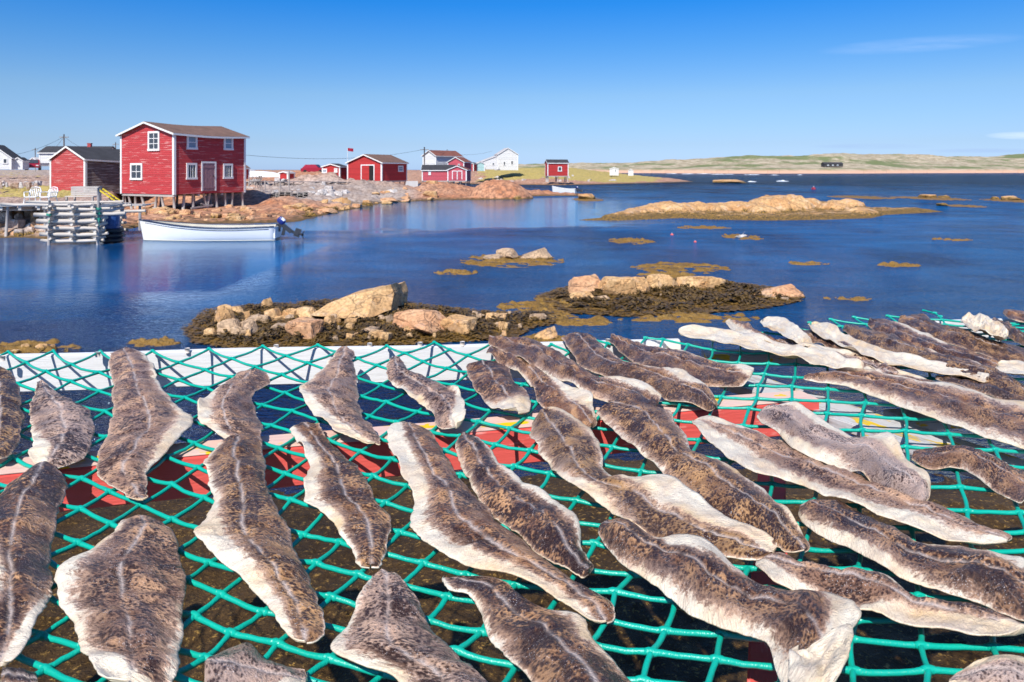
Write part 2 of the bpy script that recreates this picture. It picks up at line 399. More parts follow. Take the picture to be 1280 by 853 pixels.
def m_water():
    t = NT('sea_water'); p = t.pos()
    calm = t.noise(t.mapp(p, (.055, .03, 1)), 1.0, 3, .5, .4)
    # water sheltered from the wind by the ledge stays smooth
    X_, Y_, _z = t.sep(p)
    wob = t.math('MULTIPLY', t.math('SUBTRACT', t.noise(t.mapp(p, (.12, .12, 1)), 1.0, 4, .6), .5), 15.0)
    ye = t.math('ADD', t.math('ADD', Y_, wob), t.math('MULTIPLY', X_, -.28))
    shel = t.math('MULTIPLY', t.ramp(t.math('DIVIDE', ye, 100.0), [(.34, 0), (.37, 1), (.74, 1), (.80, 0)]),
                  t.ramp(t.math('ADD', t.math('DIVIDE', t.math('ADD', X_, t.math('MULTIPLY', wob, .4)), 60.0), .5), [(.20, .5), (.26, 1), (.60, 1), (.72, 0)]))
    w1 = t.noise(t.mapp(p, (1.6, 3.6, 1)), 1.0, 4, .6, .4)
    w2 = t.noise(t.mapp(p, (6.0, 13.0, 1), (3, 1, 0)), 1.0, 3, .6, .5)
    w3 = t.noise(t.mapp(p, (.25, .6, 1)), 1.0, 2, .5)
    h = t.math('ADD', t.math('MULTIPLY', w1, .75), t.math('MULTIPLY', w2, .60))
    h = t.math('ADD', h, t.math('MULTIPLY', w3, .6))
    st = t.math('MULTIPLY', t.ramp(calm, [(.36, .55), (.56, 1)]), t.math('SUBTRACT', 1.0, t.math('MULTIPLY', shel, .955)))
    s2 = t.math('MULTIPLY', t.ramp(t.math('DIVIDE', t.math('ADD', Y_, t.math('MULTIPLY', wob, .25)), 100.0), [(.14, 0), (.18, 1), (.29, 1), (.34, .2)]),
                t.ramp(t.math('DIVIDE', X_, -20.0), [(.27, 0), (.37, 1)]))
    st = t.math('MULTIPLY', st, t.math('SUBTRACT', 1.0, t.math('MULTIPLY', s2, .93)))
    st = t.math('MULTIPLY', st, t.math('ADD', 1.0, t.math('MULTIPLY', t.ramp(t.math('DIVIDE', Y_, 400.0), [(.15, 0), (.4, 1)]), 2.2)))
    nm = t.bump(h, st, .30)
    dif = t.n('ShaderNodeBsdfDiffuse'); 
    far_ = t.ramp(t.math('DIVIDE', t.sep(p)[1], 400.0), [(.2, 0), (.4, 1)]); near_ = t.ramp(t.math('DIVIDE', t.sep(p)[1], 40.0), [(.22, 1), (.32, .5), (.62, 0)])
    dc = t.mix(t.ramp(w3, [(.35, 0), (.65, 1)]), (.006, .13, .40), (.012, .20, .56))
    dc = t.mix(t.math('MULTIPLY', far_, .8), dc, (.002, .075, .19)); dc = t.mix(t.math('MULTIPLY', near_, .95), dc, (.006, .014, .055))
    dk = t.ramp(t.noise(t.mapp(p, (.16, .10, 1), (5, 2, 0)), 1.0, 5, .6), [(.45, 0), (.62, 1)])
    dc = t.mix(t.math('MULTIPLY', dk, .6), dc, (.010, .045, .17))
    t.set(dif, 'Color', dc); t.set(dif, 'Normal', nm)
    tr = t.n('ShaderNodeBsdfTransparent'); t.set(tr, 'Color', (.40, .48, .60, 1))
    mx = t.n('ShaderNodeMixShader'); t.set(mx, 0, .40); t.t.links.new(dif.outputs[0], mx.inputs[1]); t.t.links.new(tr.outputs[0], mx.inputs[2])
    gl = t.n('ShaderNodeBsdfGlossy'); t.set(gl, 'Roughness', .06); t.set(gl, 'Normal', nm); t.set(gl, 'Color', (.78, .90, 1, 1))
    fr = t.n('ShaderNodeFresnel'); t.set(fr, 'IOR', 1.33); t.set(fr, 'Normal', nm)
    m2 = t.n('ShaderNodeMixShader'); t.set(m2, 0, fr); t.t.links.new(mx.outputs[0], m2.inputs[1]); t.t.links.new(gl.outputs[0], m2.inputs[2])
    t.out(m2)
    return t.m
M['water'] = m_water()
# ------------------------------------------------------------------ numpy value noise
_tab = np.random.RandomState(3).rand(256, 256)
def vnoise(x, y):
    xi = np.floor(x).astype(int); yi = np.floor(y).astype(int); fx = x - xi; fy = y - yi
    fx = fx * fx * (3 - 2 * fx); fy = fy * fy * (3 - 2 * fy)
    g = lambda a, b: _tab[a & 255, b & 255]
    return (g(xi, yi) * (1 - fx) + g(xi + 1, yi) * fx) * (1 - fy) + (g(xi, yi + 1) * (1 - fx) + g(xi + 1, yi + 1) * fx) * fy
def fbm(x, y, oct=5, ridged=False, gain=.5):
    s = 0; a = 1; tot = 0
    for i in range(oct):
        n = vnoise(x + 17.3 * i, y - 9.1 * i)
        if ridged: n = 1 - np.abs(2 * n - 1)
        s = s + a * n; tot += a; a *= gain
        c, d = .8 * 2.03, .6 * 2.03
        x, y = c * x - d * y, d * x + c * y
    return s / tot
def sdist(X, Y, poly):
    """signed distance to a polygon, positive inside"""
    d = np.full(X.shape, 1e9); inside = np.zeros(X.shape, bool)
    n = len(poly)
    for i in range(n):
        ax, ay = poly[i]; bx, by = poly[(i + 1) % n]
        ex, ey = bx - ax, by - ay; L = ex * ex + ey * ey + 1e-12
        t = np.clip(((X - ax) * ex + (Y - ay) * ey) / L, 0, 1)
        d = np.minimum(d, np.hypot(X - ax - t * ex, Y - ay - t * ey))
        if ay != by:
            c = ((ay > Y) != (by > Y)) & (X < (bx - ax) * (Y - ay) / (by - ay) + ax)
            inside ^= c
    return np.where(inside, d, -d)
def grid_mesh(name, X, Y, Z, mat, keep=None, attr=None, kind='structure', smooth=True):
    ny, nx = X.shape
    idx = np.arange(nx * ny).reshape(ny, nx)
    a, b, c, d = idx[:-1, :-1], idx[:-1, 1:], idx[1:, 1:], idx[1:, :-1]
    f = np.stack([a, b, c, d], -1).reshape(-1, 4)
    v = np.stack([X, Y, Z], -1).reshape(-1, 3)
    if keep is not None:
        kf = keep.reshape(-1)[f].any(1); f = f[kf]
        used = np.unique(f); rm = -np.ones(len(v), int); rm[used] = np.arange(len(used))
        v = v[used]; f = rm[f]
        if attr is not None: attr = attr.reshape(-1, 3)[used]
    elif attr is not None: attr = attr.reshape(-1, 3)
    o = link(name, v.tolist(), f.tolist(), mat, None, smooth)
    if attr is not None:
        at = o.data.attributes.new('land', 'FLOAT_VECTOR', 'POINT')
        at.data.foreach_set('vector', attr.astype(np.float32).ravel())
    return tag(o, kind=kind)
def smooth(a, b, x):
    t = np.clip((x - a) / (b - a), 0, 1); return t * t * (3 - 2 * t)

# ------------------------------------------------------------------ sea, sea bed, near shallows
W_ = 7000
link('sea_water', [(-W_, 4.5, 0), (W_, 4.5, 0), (W_, 9000, 0), (-W_, 9000, 0)], [(0, 1, 2, 3)], M['water'])['kind'] = 'structure'
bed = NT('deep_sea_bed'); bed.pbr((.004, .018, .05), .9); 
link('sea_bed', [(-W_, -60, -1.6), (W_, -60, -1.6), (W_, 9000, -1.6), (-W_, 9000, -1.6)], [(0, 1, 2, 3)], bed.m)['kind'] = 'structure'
# weedy foreshore under the fish flake
xs = np.linspace(-9, 10, 300); ys = np.linspace(-3, 10.0, 220); X, Y = np.meshgrid(xs, ys)
edge = 6.9 + 1.1 * (fbm(X * .5, Y * .5, 3) - .5) * 2
Z = .24 * smooth(-.2, 1.4, edge - Y) - .9 * smooth(0, 3.2, Y - edge) + .10 * (fbm(X * 2.2, Y * 2.2, 5) - .5) + .05 * (fbm(X * 9, Y * 9, 3) - .5)
Z += 1.3 * smooth(3.4, .3, Y)
grid_mesh('weedy_foreshore_ground', X, Y, Z, M['flat'])

# ------------------------------------------------------------------ left peninsula
def pp(l, z=0): return [tuple(P(x, y, z)[:2]) for x, y in l]
coast = pp([(-420, 300), (-40, 298), (30, 297), (60, 299), (110, 297), (150, 290), (175, 283), (250, 280), (330, 279), (372, 277), (392, 272),
            (418, 266), (450, 260), (478, 254), (525, 251.5), (560, 250), (606, 250), (640, 249), (655, 246), (690, 245.2), (735, 245),
            (736, 243.5), (690, 243), (655, 242), (610, 240), (566, 240.5), (535, 238.5), (514, 238), (512, 233), (528, 229.5), (560, 229.5), (590, 230.3), (640, 231.3), (700, 231.8),
            (760, 230.5), (830, 228.6), (866, 227.5), (850, 225), (812, 222.5), (795, 219.5), (770, 218.2), (560, 217.5), (330, 217.3), (80, 217.0), (-600, 217)])
def polar(px0, px1, npx, y0, y1, ny, p=1.0):
    px = np.linspace(px0, px1, npx); Yr = y0 * (y1 / y0) ** np.linspace(0, 1, ny) ** p
    A, B = np.meshgrid(px, Yr); return (A - HX) / F * B, B, A
X, Y, PX = polar(-160, 900, 760, 28, 620, 330)
sd = sdist(X, Y, coast)
base = np.interp(Y, [28, 40, 56, 80, 110, 150, 220, 400], [1.05, 1.1, 1.35, 1.35, 1.6, 1.9, 2.2, 2.4])
left = smooth(170, 110, PX)
ramp = (3.0 + 11 * (1 - left)) * np.interp(Y, [30, 70, 120, 180], [1, .75, .9, 2.2])
t = np.clip(sd / ramp, 0, 1)
H = base * t ** np.where(left > .5, .8, 1.35)
rn = fbm(X * .22, Y * .22, 5, True); rf = fbm(X * .9, Y * .9, 5)
amp = np.clip(sd / 3, 0, 1) * np.interp(Y, [30, 60, 120, 300], [.55, .75, .55, .7])
# flatter where barns, path and dock stand
flat = 1 - .85 * left * smooth(60, 34, Y)
H = H + amp * (rn - .55) * flat + .75 * amp * flat * (rf - .5) + .25 * amp * (fbm(X * 2.2, Y * 2.2, 4, True) - .5)
# rocky hillock behind the sheds and grassy rise by the white house
H += .7 * np.exp(-(((PX - 385) / 52) ** 2)) * smooth(95, 112, Y) * smooth(175, 130, Y) * (.7 + .6 * rn)
H += 1.1 * np.exp(-(((PX - 690) / 110) ** 2)) * smooth(150, 185, Y) * smooth(300, 230, Y)
H += 1.6 * np.exp(-(((PX - 415) / 65) ** 2)) * smooth(76, 80, Y) * smooth(95, 88, Y) * (rn - .25)
def cap(lv, m):
    global H
    H = H * (1 - m) + np.minimum(H, lv + .35 * (rn - .5)) * m
cap(.2, smooth(140, 156, PX) * smooth(345, 318, PX) * smooth(60, 57, Y))
cap(.40, smooth(418, 430, PX) * smooth(530, 520, PX) * smooth(79, 81, Y) * smooth(96, 93, Y))
H = np.where(sd < 0, np.maximum(-.9, sd * .22), np.maximum(H, .02 + .12 * np.clip(sd, 0, 1)))
H += .10 * (fbm(X * 2.5, Y * 2.5, 4) - .5) * np.interp(Y, [30, 90], [1, 2])
# dome at the end of the ledge
dm = P(628, 249)
H += 1.75 * np.clip(1 - ((X - dm.x) / 3.4) ** 2 - ((Y - dm.y - 2) / 3.0) ** 2, 0, 1) ** .6
gr = .0 + .75 * np.exp(-(((PX - 40) / 130) ** 2)) * smooth(42, 46, Y) * smooth(66, 60, Y)
gr += .75 * smooth(575, 620, PX) * smooth(860, 800, PX) * smooth(148, 156, Y)
gr += .35 * smooth(100, 120, Y) * smooth(500, 420, PX)
gr = np.where(sd < 2.5, 0, gr)
pale = .85 * smooth(300, 340, PX) * smooth(540, 500, PX) * smooth(54, 60, Y) * smooth(84, 76, Y) + .6 * left + .25 * smooth(120, 150, Y)
grid_mesh('shore_land', X, Y, H, M['land'], keep=sd > -5, attr=np.stack([gr, pale, gr * 0], -1))

# ------------------------------------------------------------------ far shore with low hills
px = np.linspace(560, 1420, 1100); Yr = np.linspace(420, 1150, 70); A, B = np.meshgrid(px, Yr)
X = (A - HX) / F * B; Y = B
shore = 545 + 45 * np.sin(A / 90) + 30 * fbm(A / 40, A * 0, 3)
sk = np.interp(A, [560, 640, 700, 790, 850, 900, 1000, 1040, 1120, 1200, 1290, 1420], [1, 4.5, 6, 6.5, 9, 11, 13, 15.5, 14, 14.5, 16.5, 15])
e = np.clip((Y - shore) / 300, -.2, 1)
Zf = 3.2 * smooth(0, .04, e) + sk * 1.05 * smooth(0, .9, e) + (fbm(X * .02, Y * .02, 6) - .45) * 9 * smooth(0, .5, e)
Zf = np.where(e < 0, -2.5, Zf) - 9 * smooth(640, 575, A)
grid_mesh('far_hills', X, Y, Zf, M['far'], keep=Zf > -2.2)

# ------------------------------------------------------------------ islets
def islet(name, poly_px, zfun, mat, res, pad=1.0, kind='structure', drop=.35):
    pl = pp(poly_px); xs_ = [q[0] for q in pl]; ys_ = [q[1] for q in pl]
    x = np.arange(min(xs_) - pad, max(xs_) + pad, res); y = np.arange(min(ys_) - pad, max(ys_) + pad, res)
    X, Y = np.meshgrid(x, y); s = sdist(X, Y, pl)
    Z = np.where(s > 0, zfun(X, Y, s), np.maximum(-drop, s * .5))
    return grid_mesh(name, X, Y, Z, mat, keep=Z > -drop * .98, kind=kind)
def prof(cx, cy, a, b, h, e=.6):
    return lambda X, Y: h * np.clip(1 - ((X - cx) / a) ** 2 - ((Y - cy) / b) ** 2, 0, 1) ** e
def isle_right(X, Y, s):
    z = .12 * np.clip(s, 0, 1) + .30 * np.clip(s / 1.5, 0, 1) * (fbm(X * .8, Y * .8, 5, True) - .3)
    def dome(px, py, w, h, d=None, e=.45):
        q = P(px, py); return prof(q.x, q.y + (d or w) * .5, w, (d or w), h, e)(X + .35 * fbm(Y * .9, X * .9, 3), Y + .8 * (fbm(X * 1.2, Y, 3) - .5))
    z = z + np.maximum.reduce([dome(985, 266, 2.3, 1.35, 2.2), dome(940, 268, 1.7, .85, 1.6), dome(900, 268, 1.6, .72, 1.5), dome(845, 268, 2.0, .75, 1.6), dome(806, 270, 1.5, .62, 1.4),
        dome(1015, 264, 1.4, .95, 1.8), dome(1065, 262, 1.4, .85, 1.5), dome(1048, 266, 1.0, .6), dome(1088, 270, 1.2, .42), dome(875, 266, 1.3, .62), dome(962, 270, 1.0, .6), dome(775, 272, 1.5, .42)]) * (.42 + .5 * fbm(X * 1.3, Y * 1.3, 4))
    return z
islet('rocky_islet_ground', [(722, 275.5), (775, 276), (850, 273), (900, 275), (960, 276), (1030, 275), (1090, 273), (1105, 269), (1180, 265), (1150, 262), (1105, 263), (1075, 257), (1030, 255), (985, 255), (930, 257), (860, 260), (800, 265), (770, 271)], isle_right, M['isle_rock'], .10)
flatw = lambda h, n, f_=1.2: (lambda X, Y, s: h * np.clip(s, 0, 1) + n * np.clip(s / .5, 0, 1) * (fbm(X * f_, Y * f_, 5) - .42))
# weed beds that carry the two near reefs
islet('reef_weed_bed', [(232, 412), (262, 388), (330, 382), (400, 378), (480, 377), (560, 386), (620, 392), (690, 392), (705, 402), (660, 412), (640, 424), (560, 428), (470, 434), (380, 436), (300, 438), (240, 428)],
      flatw(.04, .30, 4.5), M['kelp'], .045, .4, 'stuff', .2)
islet('outer_reef_weed_bed', [(672, 372), (700, 362), (770, 352), (850, 350), (930, 356), (1000, 366), (996, 378), (940, 388), (870, 393), (780, 396), (710, 392)],
      flatw(.03, .30, 3.5), M['kelp'], .05, .5, 'stuff', .2)
beds = [((640, 327), 66, 8), ((790, 302), 30, 4), ((928, 297), 24, 3.5), ((850, 336), 62, 7), ((570, 341), 28, 3.5), ((190, 429), 38, 5), ((40, 436), 62, 9), ((1075, 247), 34, 2.2), ((1155, 248), 34, 2.2),
        ((1060, 374), 30, 3), ((700, 382), 44, 14), ((835, 345), 40, 4), ((680, 426), 52, 7), ((1172, 249), 30, 2), ((1275, 252), 30, 3), ((880, 285), 34, 2), ((735, 250), 20, 2), ((1205, 258), 20, 1.6), ((860, 398), 90, 6), ((660, 384), 40, 6), ((720, 402), 60, 6), ((1120, 332), 30, 2.5), ((1010, 330), 26, 2), ((1190, 300), 24, 1.6)]
V, Fc = [], []
for (c, rx, ry) in beds:
    nx, ny = 110, 60
    px_ = np.linspace(c[0] - rx, c[0] + rx, nx); Yn, Yf = 2700 / (c[1] + ry - HY), 2700 / (max(c[1] - ry, 220) - HY)
    yy = np.linspace(Yn, Yf, ny); cx_ = (c[0] - HX) / F * (Yn + Yf) / 2; wx = rx / F * (Yn + Yf) / 2
    X, Y = np.meshgrid(np.linspace(cx_ - wx, cx_ + wx, nx), yy)
    r2 = ((X - cx_) / wx) ** 2 + ((Y - (Yn + Yf) / 2) / ((Yf - Yn) / 2)) ** 2
    k = 6.5 / (wx ** .5)
    Z = .13 * (1 - r2) + .75 * (fbm(X * k * .6, Y * k, 5) - .585)
    Z = np.where(r2 > 1, -.3, Z) * .35
    idx = np.arange(nx * ny).reshape(ny, nx) + len(V)
    V += np.stack([X, Y, Z], -1).reshape(-1, 3).tolist()
    Fc += np.stack([idx[:-1, :-1], idx[:-1, 1:], idx[1:, 1:], idx[1:, :-1]], -1).reshape(-1, 4).tolist()
o = link('floating_seaweed', V, Fc, M['kelp_gold'], None, True); tag(o, 'golden brown rockweed floating in patches on the blue water', 'seaweed', kind='stuff')

# ------------------------------------------------------------------ boulders
def rock_mesh(seed):
    """angular boulder: hull of random points, worn edges, fine relief"""
    r = random.Random(seed * 7 + 1); bm = bmesh.new()
    for _ in range(15):
        q = Vector((r.uniform(-1, 1), r.uniform(-1, 1), r.uniform(-.75, .62)))
        m_ = max(abs(q.x), abs(q.y), abs(q.z) / .7); q = q / m_ * r.uniform(.72, 1.0); q.z = max(-.75, min(.62, q.z))
        bm.verts.new(q)
    h = bmesh.ops.convex_hull(bm, input=bm.verts)
    bmesh.ops.delete(bm, geom=[g for g in h['geom_interior'] if isinstance(g, bmesh.types.BMVert)], context='VERTS')
    bmesh.ops.bevel(bm, geom=list(bm.edges), offset=.07, segments=2, affect='EDGES', profile=.6)
    bmesh.ops.triangulate(bm, faces=bm.faces)
    for _ in range(2):
        bmesh.ops.subdivide_edges(bm, edges=[e for e in bm.edges if e.calc_length() > .14], cuts=1, use_grid_fill=True); bmesh.ops.triangulate(bm, faces=bm.faces)
    for v in bm.verts:
        o_ = Vector((seed * 3.1, 0, 0))
        v.co += v.co.normalized() * (mn.fractal(v.co * 2.2 + o_, 1.0, 2.0, 5) * .07 - .07 * max(0, 1 - abs(mn.noise(v.co * 1.6 + o_)) * 14))
    me = bpy.data.meshes.new('boulder'); bm.to_mesh(me); bm.free()
    me.polygons.foreach_set('use_smooth', [True] * len(me.polygons)); me.update()
    me.set_sharp_from_angle(angle=R(24))
    xs = [v.co.x for v in me.vertices]; zs = [v.co.z for v in me.vertices]
    me['w'] = (max(xs) - min(xs)); me['top'] = max(zs)
    return me
ROCKS = [rock_mesh(i) for i in range(9)]
def boulder(px, py, w, h, mat, label, group, k=None, depth=.8, z0=0.0, tilt=0.0, tx=0.0, cat='rock', sink=.12, rz=None):
    q = P(px, py, z0); s = q.y / F
    me = ROCKS[(k if k is not None else rnd.randrange(9))]
    key = me.name + mat
    m2 = bpy.data.meshes.get(key)
    if not m2:
        m2 = me.copy(); m2.name = key; m2.materials.clear(); m2.materials.append(M[mat])
    o = bpy.data.objects.new('stone' if cat == 'stone' else 'boulder', m2); COL.objects.link(o)
    W = w * s; Hh = h * s * .95
    o.scale = (W / me['w'], W * depth / me['w'], Hh / (me['top'] + .35))
    o.location = (q.x, q.y + W * depth * .45, z0 + Hh * .30 - sink * Hh * .3)
    o.rotation_euler = (tx, tilt, rnd.uniform(-.5, .5) if rz is None else rz)
    return tag(o, label, cat, group)
G1 = 'boulders of the near reef'
near = [(278,410,40,27,'reef_rock','tall tan boulder at the outer end of the near reef'),(286,420,29,19,'reef_rock_grey','smooth grey boulder in front of the tall tan one on the near reef'),
 (332,388,30,14,'reef_rock','low cream boulder standing alone behind the near reef'),(307,402,17,13,'reef_rock','small tan rock wedged beside the tall end boulder of the near reef'),
 (337,406,34,19,'reef_rock','squarish tan boulder in the middle row of the near reef'),(362,402,18,15,'reef_rock','narrow tan rock between two squarish boulders of the near reef'),
 (380,404,30,18,'reef_rock','pale tan block just below the foot of the big slab'),(376,423,38,22,'reef_rock_red','pinkish flat boulder at the front of the near reef'),
 (307,419,22,17,'reef_rock_grey','mottled tan rock beside the smooth grey boulder'),(490,395,36,19,'reef_rock','blocky tan rock right under the high end of the big slab'),
 (410,412,22,17,'reef_rock','upright tan rock among dark weed below the big slab'),(524,420,68,26,'reef_rock_red','broad reddish flat rock on the near reef'),
 (572,417,38,19,'reef_rock','tan wedge of rock touching the broad reddish one'),(621,403,32,11,'reef_rock','low pale rock towards the tip of the near reef'),
 (672,401,26,8,'reef_rock_grey','small flat rock at the tip of the near reef'),(681,425,30,14,'reef_rock','tan rock standing in water off the tip of the near reef'),
 (630,413,16,11,'reef_rock','small bright rock near the tip of the near reef'),(468,424,16,10,'reef_rock','small tan rock in the weed at the front of the near reef')]
for x, y, w, h, m, l in near: boulder(x, y, w * 1.22, h * 1.1, m, l, G1, sink=.1, z0=.05)
for i in range(90):
    x = rnd.uniform(258, 520 if i < 46 else 660); y = rnd.uniform(396, 426)
    boulder(x, y, rnd.uniform(14, 30) if i < 30 else rnd.uniform(6, 16), rnd.uniform(9, 15) if i < 30 else rnd.uniform(5, 9), rnd.choice(['reef_rock', 'reef_rock_grey']), 'small loose stone lying in the dark weed of the near reef', 'loose stones of the near reef', cat='stone', z0=.05)
# the big tilted slab of the near reef
def slab():
    b0 = P(388, 392, .05); s = b0.y / F
    A = lambda px, py, Y: PY(px, py, Y)
    Yf = 14.3; Yb = 15.6
    fr = [A(390,392,Yf-.3), A(412,377,Yf+.1), A(440,368,Yf+.2), A(470,360,Yf+.3), A(488,356,Yf+.4), A(492,368,Yf+.4), A(490,386,Yf+.2), A(462,394,Yf-.3), A(430,399,Yf-.5)]
    v = fr + [p + Vector((.12, Yb - Yf, -.12)) for p in fr]
    n = len(fr)
    f = [tuple(range(n)), tuple(reversed(range(n, 2 * n)))] + [(i, i + n, (i + 1) % n + n, (i + 1) % n) for i in range(n)]
    bm = bmesh.new()
    vs = [bm.verts.new(p) for p in v]
    for q in f: bm.faces.new(vs[i] for i in q)
    bmesh.ops.recalc_face_normals(bm, faces=bm.faces)
    bmesh.ops.triangulate(bm, faces=bm.faces)
    bmesh.ops.subdivide_edges(bm, edges=bm.edges, cuts=5, use_grid_fill=True)
    for v in bm.verts:
        n_ = mn.fractal(v.co * 1.3, 1.0, 2.0, 5); st = math.floor(v.co.z * 7 + v.co.x * 1.5) * .02
        v.co += Vector((n_ * .05, n_ * .08 + st, n_ * .06))
    me = bpy.data.meshes.new('rock_slab'); bm.to_mesh(me); bm.free()
    me.polygons.foreach_set('use_smooth', [True] * len(me.polygons)); me.set_sharp_from_angle(angle=R(22)); me.materials.append(M['reef_rock'])
    o = bpy.data.objects.new('rock_slab', me); COL.objects.link(o)
    tag(o, 'big tilted tan slab rising to a point on the near reef', 'rock', G1)
slab()
G2 = 'rocks of the outer reef'
for x, y, w, h, m, l, k in [(743,372,80,30,'reef_rock_red','tall pinkish boulder with upright cracks at the left end of the outer reef',1),(772,370,34,27,'reef_rock','tan block leaning on the pinkish boulder of the outer reef',3),
  (798,369,42,26,'reef_rock','rounded golden rock just past the gap in the outer reef',0),(836,366,60,24,'reef_rock','long golden rock in the middle of the outer reef',5),
  (876,363,60,20,'reef_rock','low golden rock tapering into weed on the outer reef',2),(973,373,54,16,'reef_rock_red','flat reddish tan rock at the right tip of the outer reef',4),(733,377,26,13,'reef_rock','small tan rock at the foot of the tall pinkish boulder',6),
  (752,378,18,9,'reef_rock_grey','small pale stone in front of the tall pinkish boulder',7)]: boulder(x, y, w * 1.5, h * .95, m, l, G2, k=k, z0=.04, rz=rnd.uniform(-.2, .2), depth=.55)
for i in range(16):
    boulder(rnd.uniform(720, 990), rnd.uniform(372, 384), rnd.uniform(6, 12), rnd.uniform(3, 6), 'reef_rock_grey', 'small loose stone in the golden weed of the outer reef', 'loose stones of the outer reef', cat='stone', z0=.03)
for x, y, w, h, m, l in [(667,326,42,14,'reef_rock_grey','pale speckled rock on the small weedy reef'),(635,325,26,14,'reef_rock_grey','dark rock beside the pale speckled one on the small reef'),(615,326,24,8,'reef_rock_grey','low dark rock at the left end of the small reef'),
  (928,298,26,6,'pale_rock','whitish flat rock alone in the blue water below the islet'),(1163,248,17,5,'isle_rock','rounded rock in the shallows right of the islet'),(1183,248,14,4,'isle_rock','smaller low rock beside the rounded one in the shallows'),
  (1272,251,20,6,'isle_rock','tan rock at the right edge of the picture'),(919,229,36,4.5,'isle_rock','low orange skerry far out near the surf'),(735,250,34,8,'isle_rock','orange rock off the end of the ledge'),(1184,258,22,4,'isle_rock','low tan rock in line with the islet tip'),
  (649,250,22,6,'isle_rock','small golden rock at the foot of the rounded ledge'),(1250,250,16,4,'isle_rock','small dark rock near the right edge')]:
    boulder(x, y, w * 1.2, h * 1.1, m, l, 'rocks awash in the bay')
for x, y, w, h in [(28,440,26,9),(47,441,24,11),(64,439,16,8),(12,444,20,7),(80,441,14,5)]:
    boulder(x, y, w, h, 'reef_rock', 'yellowish stone in the weed beyond the net by the left edge', 'yellowish stones beyond the net', cat='stone', z0=.0)
# sea wall of boulders under the left dock, pale boulders inland
for row, (yb, z0, n) in enumerate([(297, 0, 13), (288, .3, 13), (279, .6, 12), (271, .85, 12)]):
    for i in range(n):
        x = -20 + i * (13.2 if row < 2 else 14) + rnd.uniform(-4, 4)
        if x > 150: continue
        q0 = P(x, yb, 0) ; Yr = 2700 / (297 - HY) + row * .55
        py = HY + (CH - z0) * F / Yr
        boulder(x, py, rnd.uniform(13, 24), rnd.uniform(11, 18), rnd.choice(['wall_rock', 'wall_rock', 'reef_rock_red', 'pale_rock']), 'boulder of the sea wall below the wooden dock', 'sea wall boulders below the dock', z0=z0)
def ground(X, Y):
    """height of the shore ground"""
    o = bpy.data.objects['shore_land']
    hit, loc, n, i = o.ray_cast(Vector((X, Y, 50)), Vector((0, 0, -1)))
    return loc.z if hit else 0.0
bpy.context.view_layer.update()
for i in range(46):
    x = rnd.uniform(300, 512); Y = rnd.uniform(58, 74); X = (x - HX) / F * Y; z = ground(X, Y)
    if z < .55: continue
    py = HY + (CH - z) * F / Y
    boulder(x, py + 1, rnd.uniform(9, 26), rnd.uniform(5, 11), 'pale_rock', 'pale grey boulder on the shore below the sheds', 'pale boulders on the shore', z0=z - .1)
for i in range(26):
    x = rnd.uniform(-6, 46); Y = rnd.uniform(66, 74); X = (x - HX) / F * Y; z = ground(X, Y) + .0
    py = HY + (CH - z) * F / Y
    boulder(x, py, rnd.uniform(6, 12), rnd.uniform(5, 8), rnd.choice(['wall_rock', 'pale_rock']), 'stone of the rubble bank behind the grass strip', 'stones of the rubble bank', cat='stone', z0=z + rnd.choice([0, 0, .45]))
for i in range(24):
    x = rnd.uniform(590, 850); Y = rnd.uniform(146, 165); X = (x - HX) / F * Y; z = ground(X, Y)
    boulder(x, HY + (CH - z) * F / Y + .5, rnd.uniform(4, 11), rnd.uniform(2, 4.5), 'pale_rock', 'pale stone along the far grassy shore', 'pale stones of the far grassy shore', cat='stone', z0=z - .1)
for i in range(22):
    x = rnd.uniform(155, 330); Y = rnd.uniform(42, 50); X = (x - HX) / F * Y; z = ground(X, Y)
    boulder(x, HY + (CH - z) * F / Y + .5, rnd.uniform(8, 22), rnd.uniform(4, 8), 'reef_rock_red', 'orange brown rock below the big red house on stilts', 'orange rocks below the big red house', z0=z - .05)

for i in range(120):
    x = rnd.uniform(160, 540)
    cy = np.interp(x, [160, 175, 250, 330, 385, 450, 525], [288, 283, 280, 279, 273, 260, 251.5])
    Y = 2700 / (cy - HY) * rnd.choice([1.02, 1.06, 1.12, 1.2]); X = (x - HX) / F * Y; z = ground(X, Y)
    sz = rnd.choice([6, 9, 13, 20]); 
    boulder(x, HY + (CH - z) * F / Y + .6, sz * rnd.uniform(.8, 1.4), sz * rnd.uniform(.28, .5), rnd.choice(['reef_rock_red', 'isle_rock', 'reef_rock']), 'orange rock along the waterline between the skiff and the open red shed', 'orange rocks along the shore waterline', z0=z - .03)

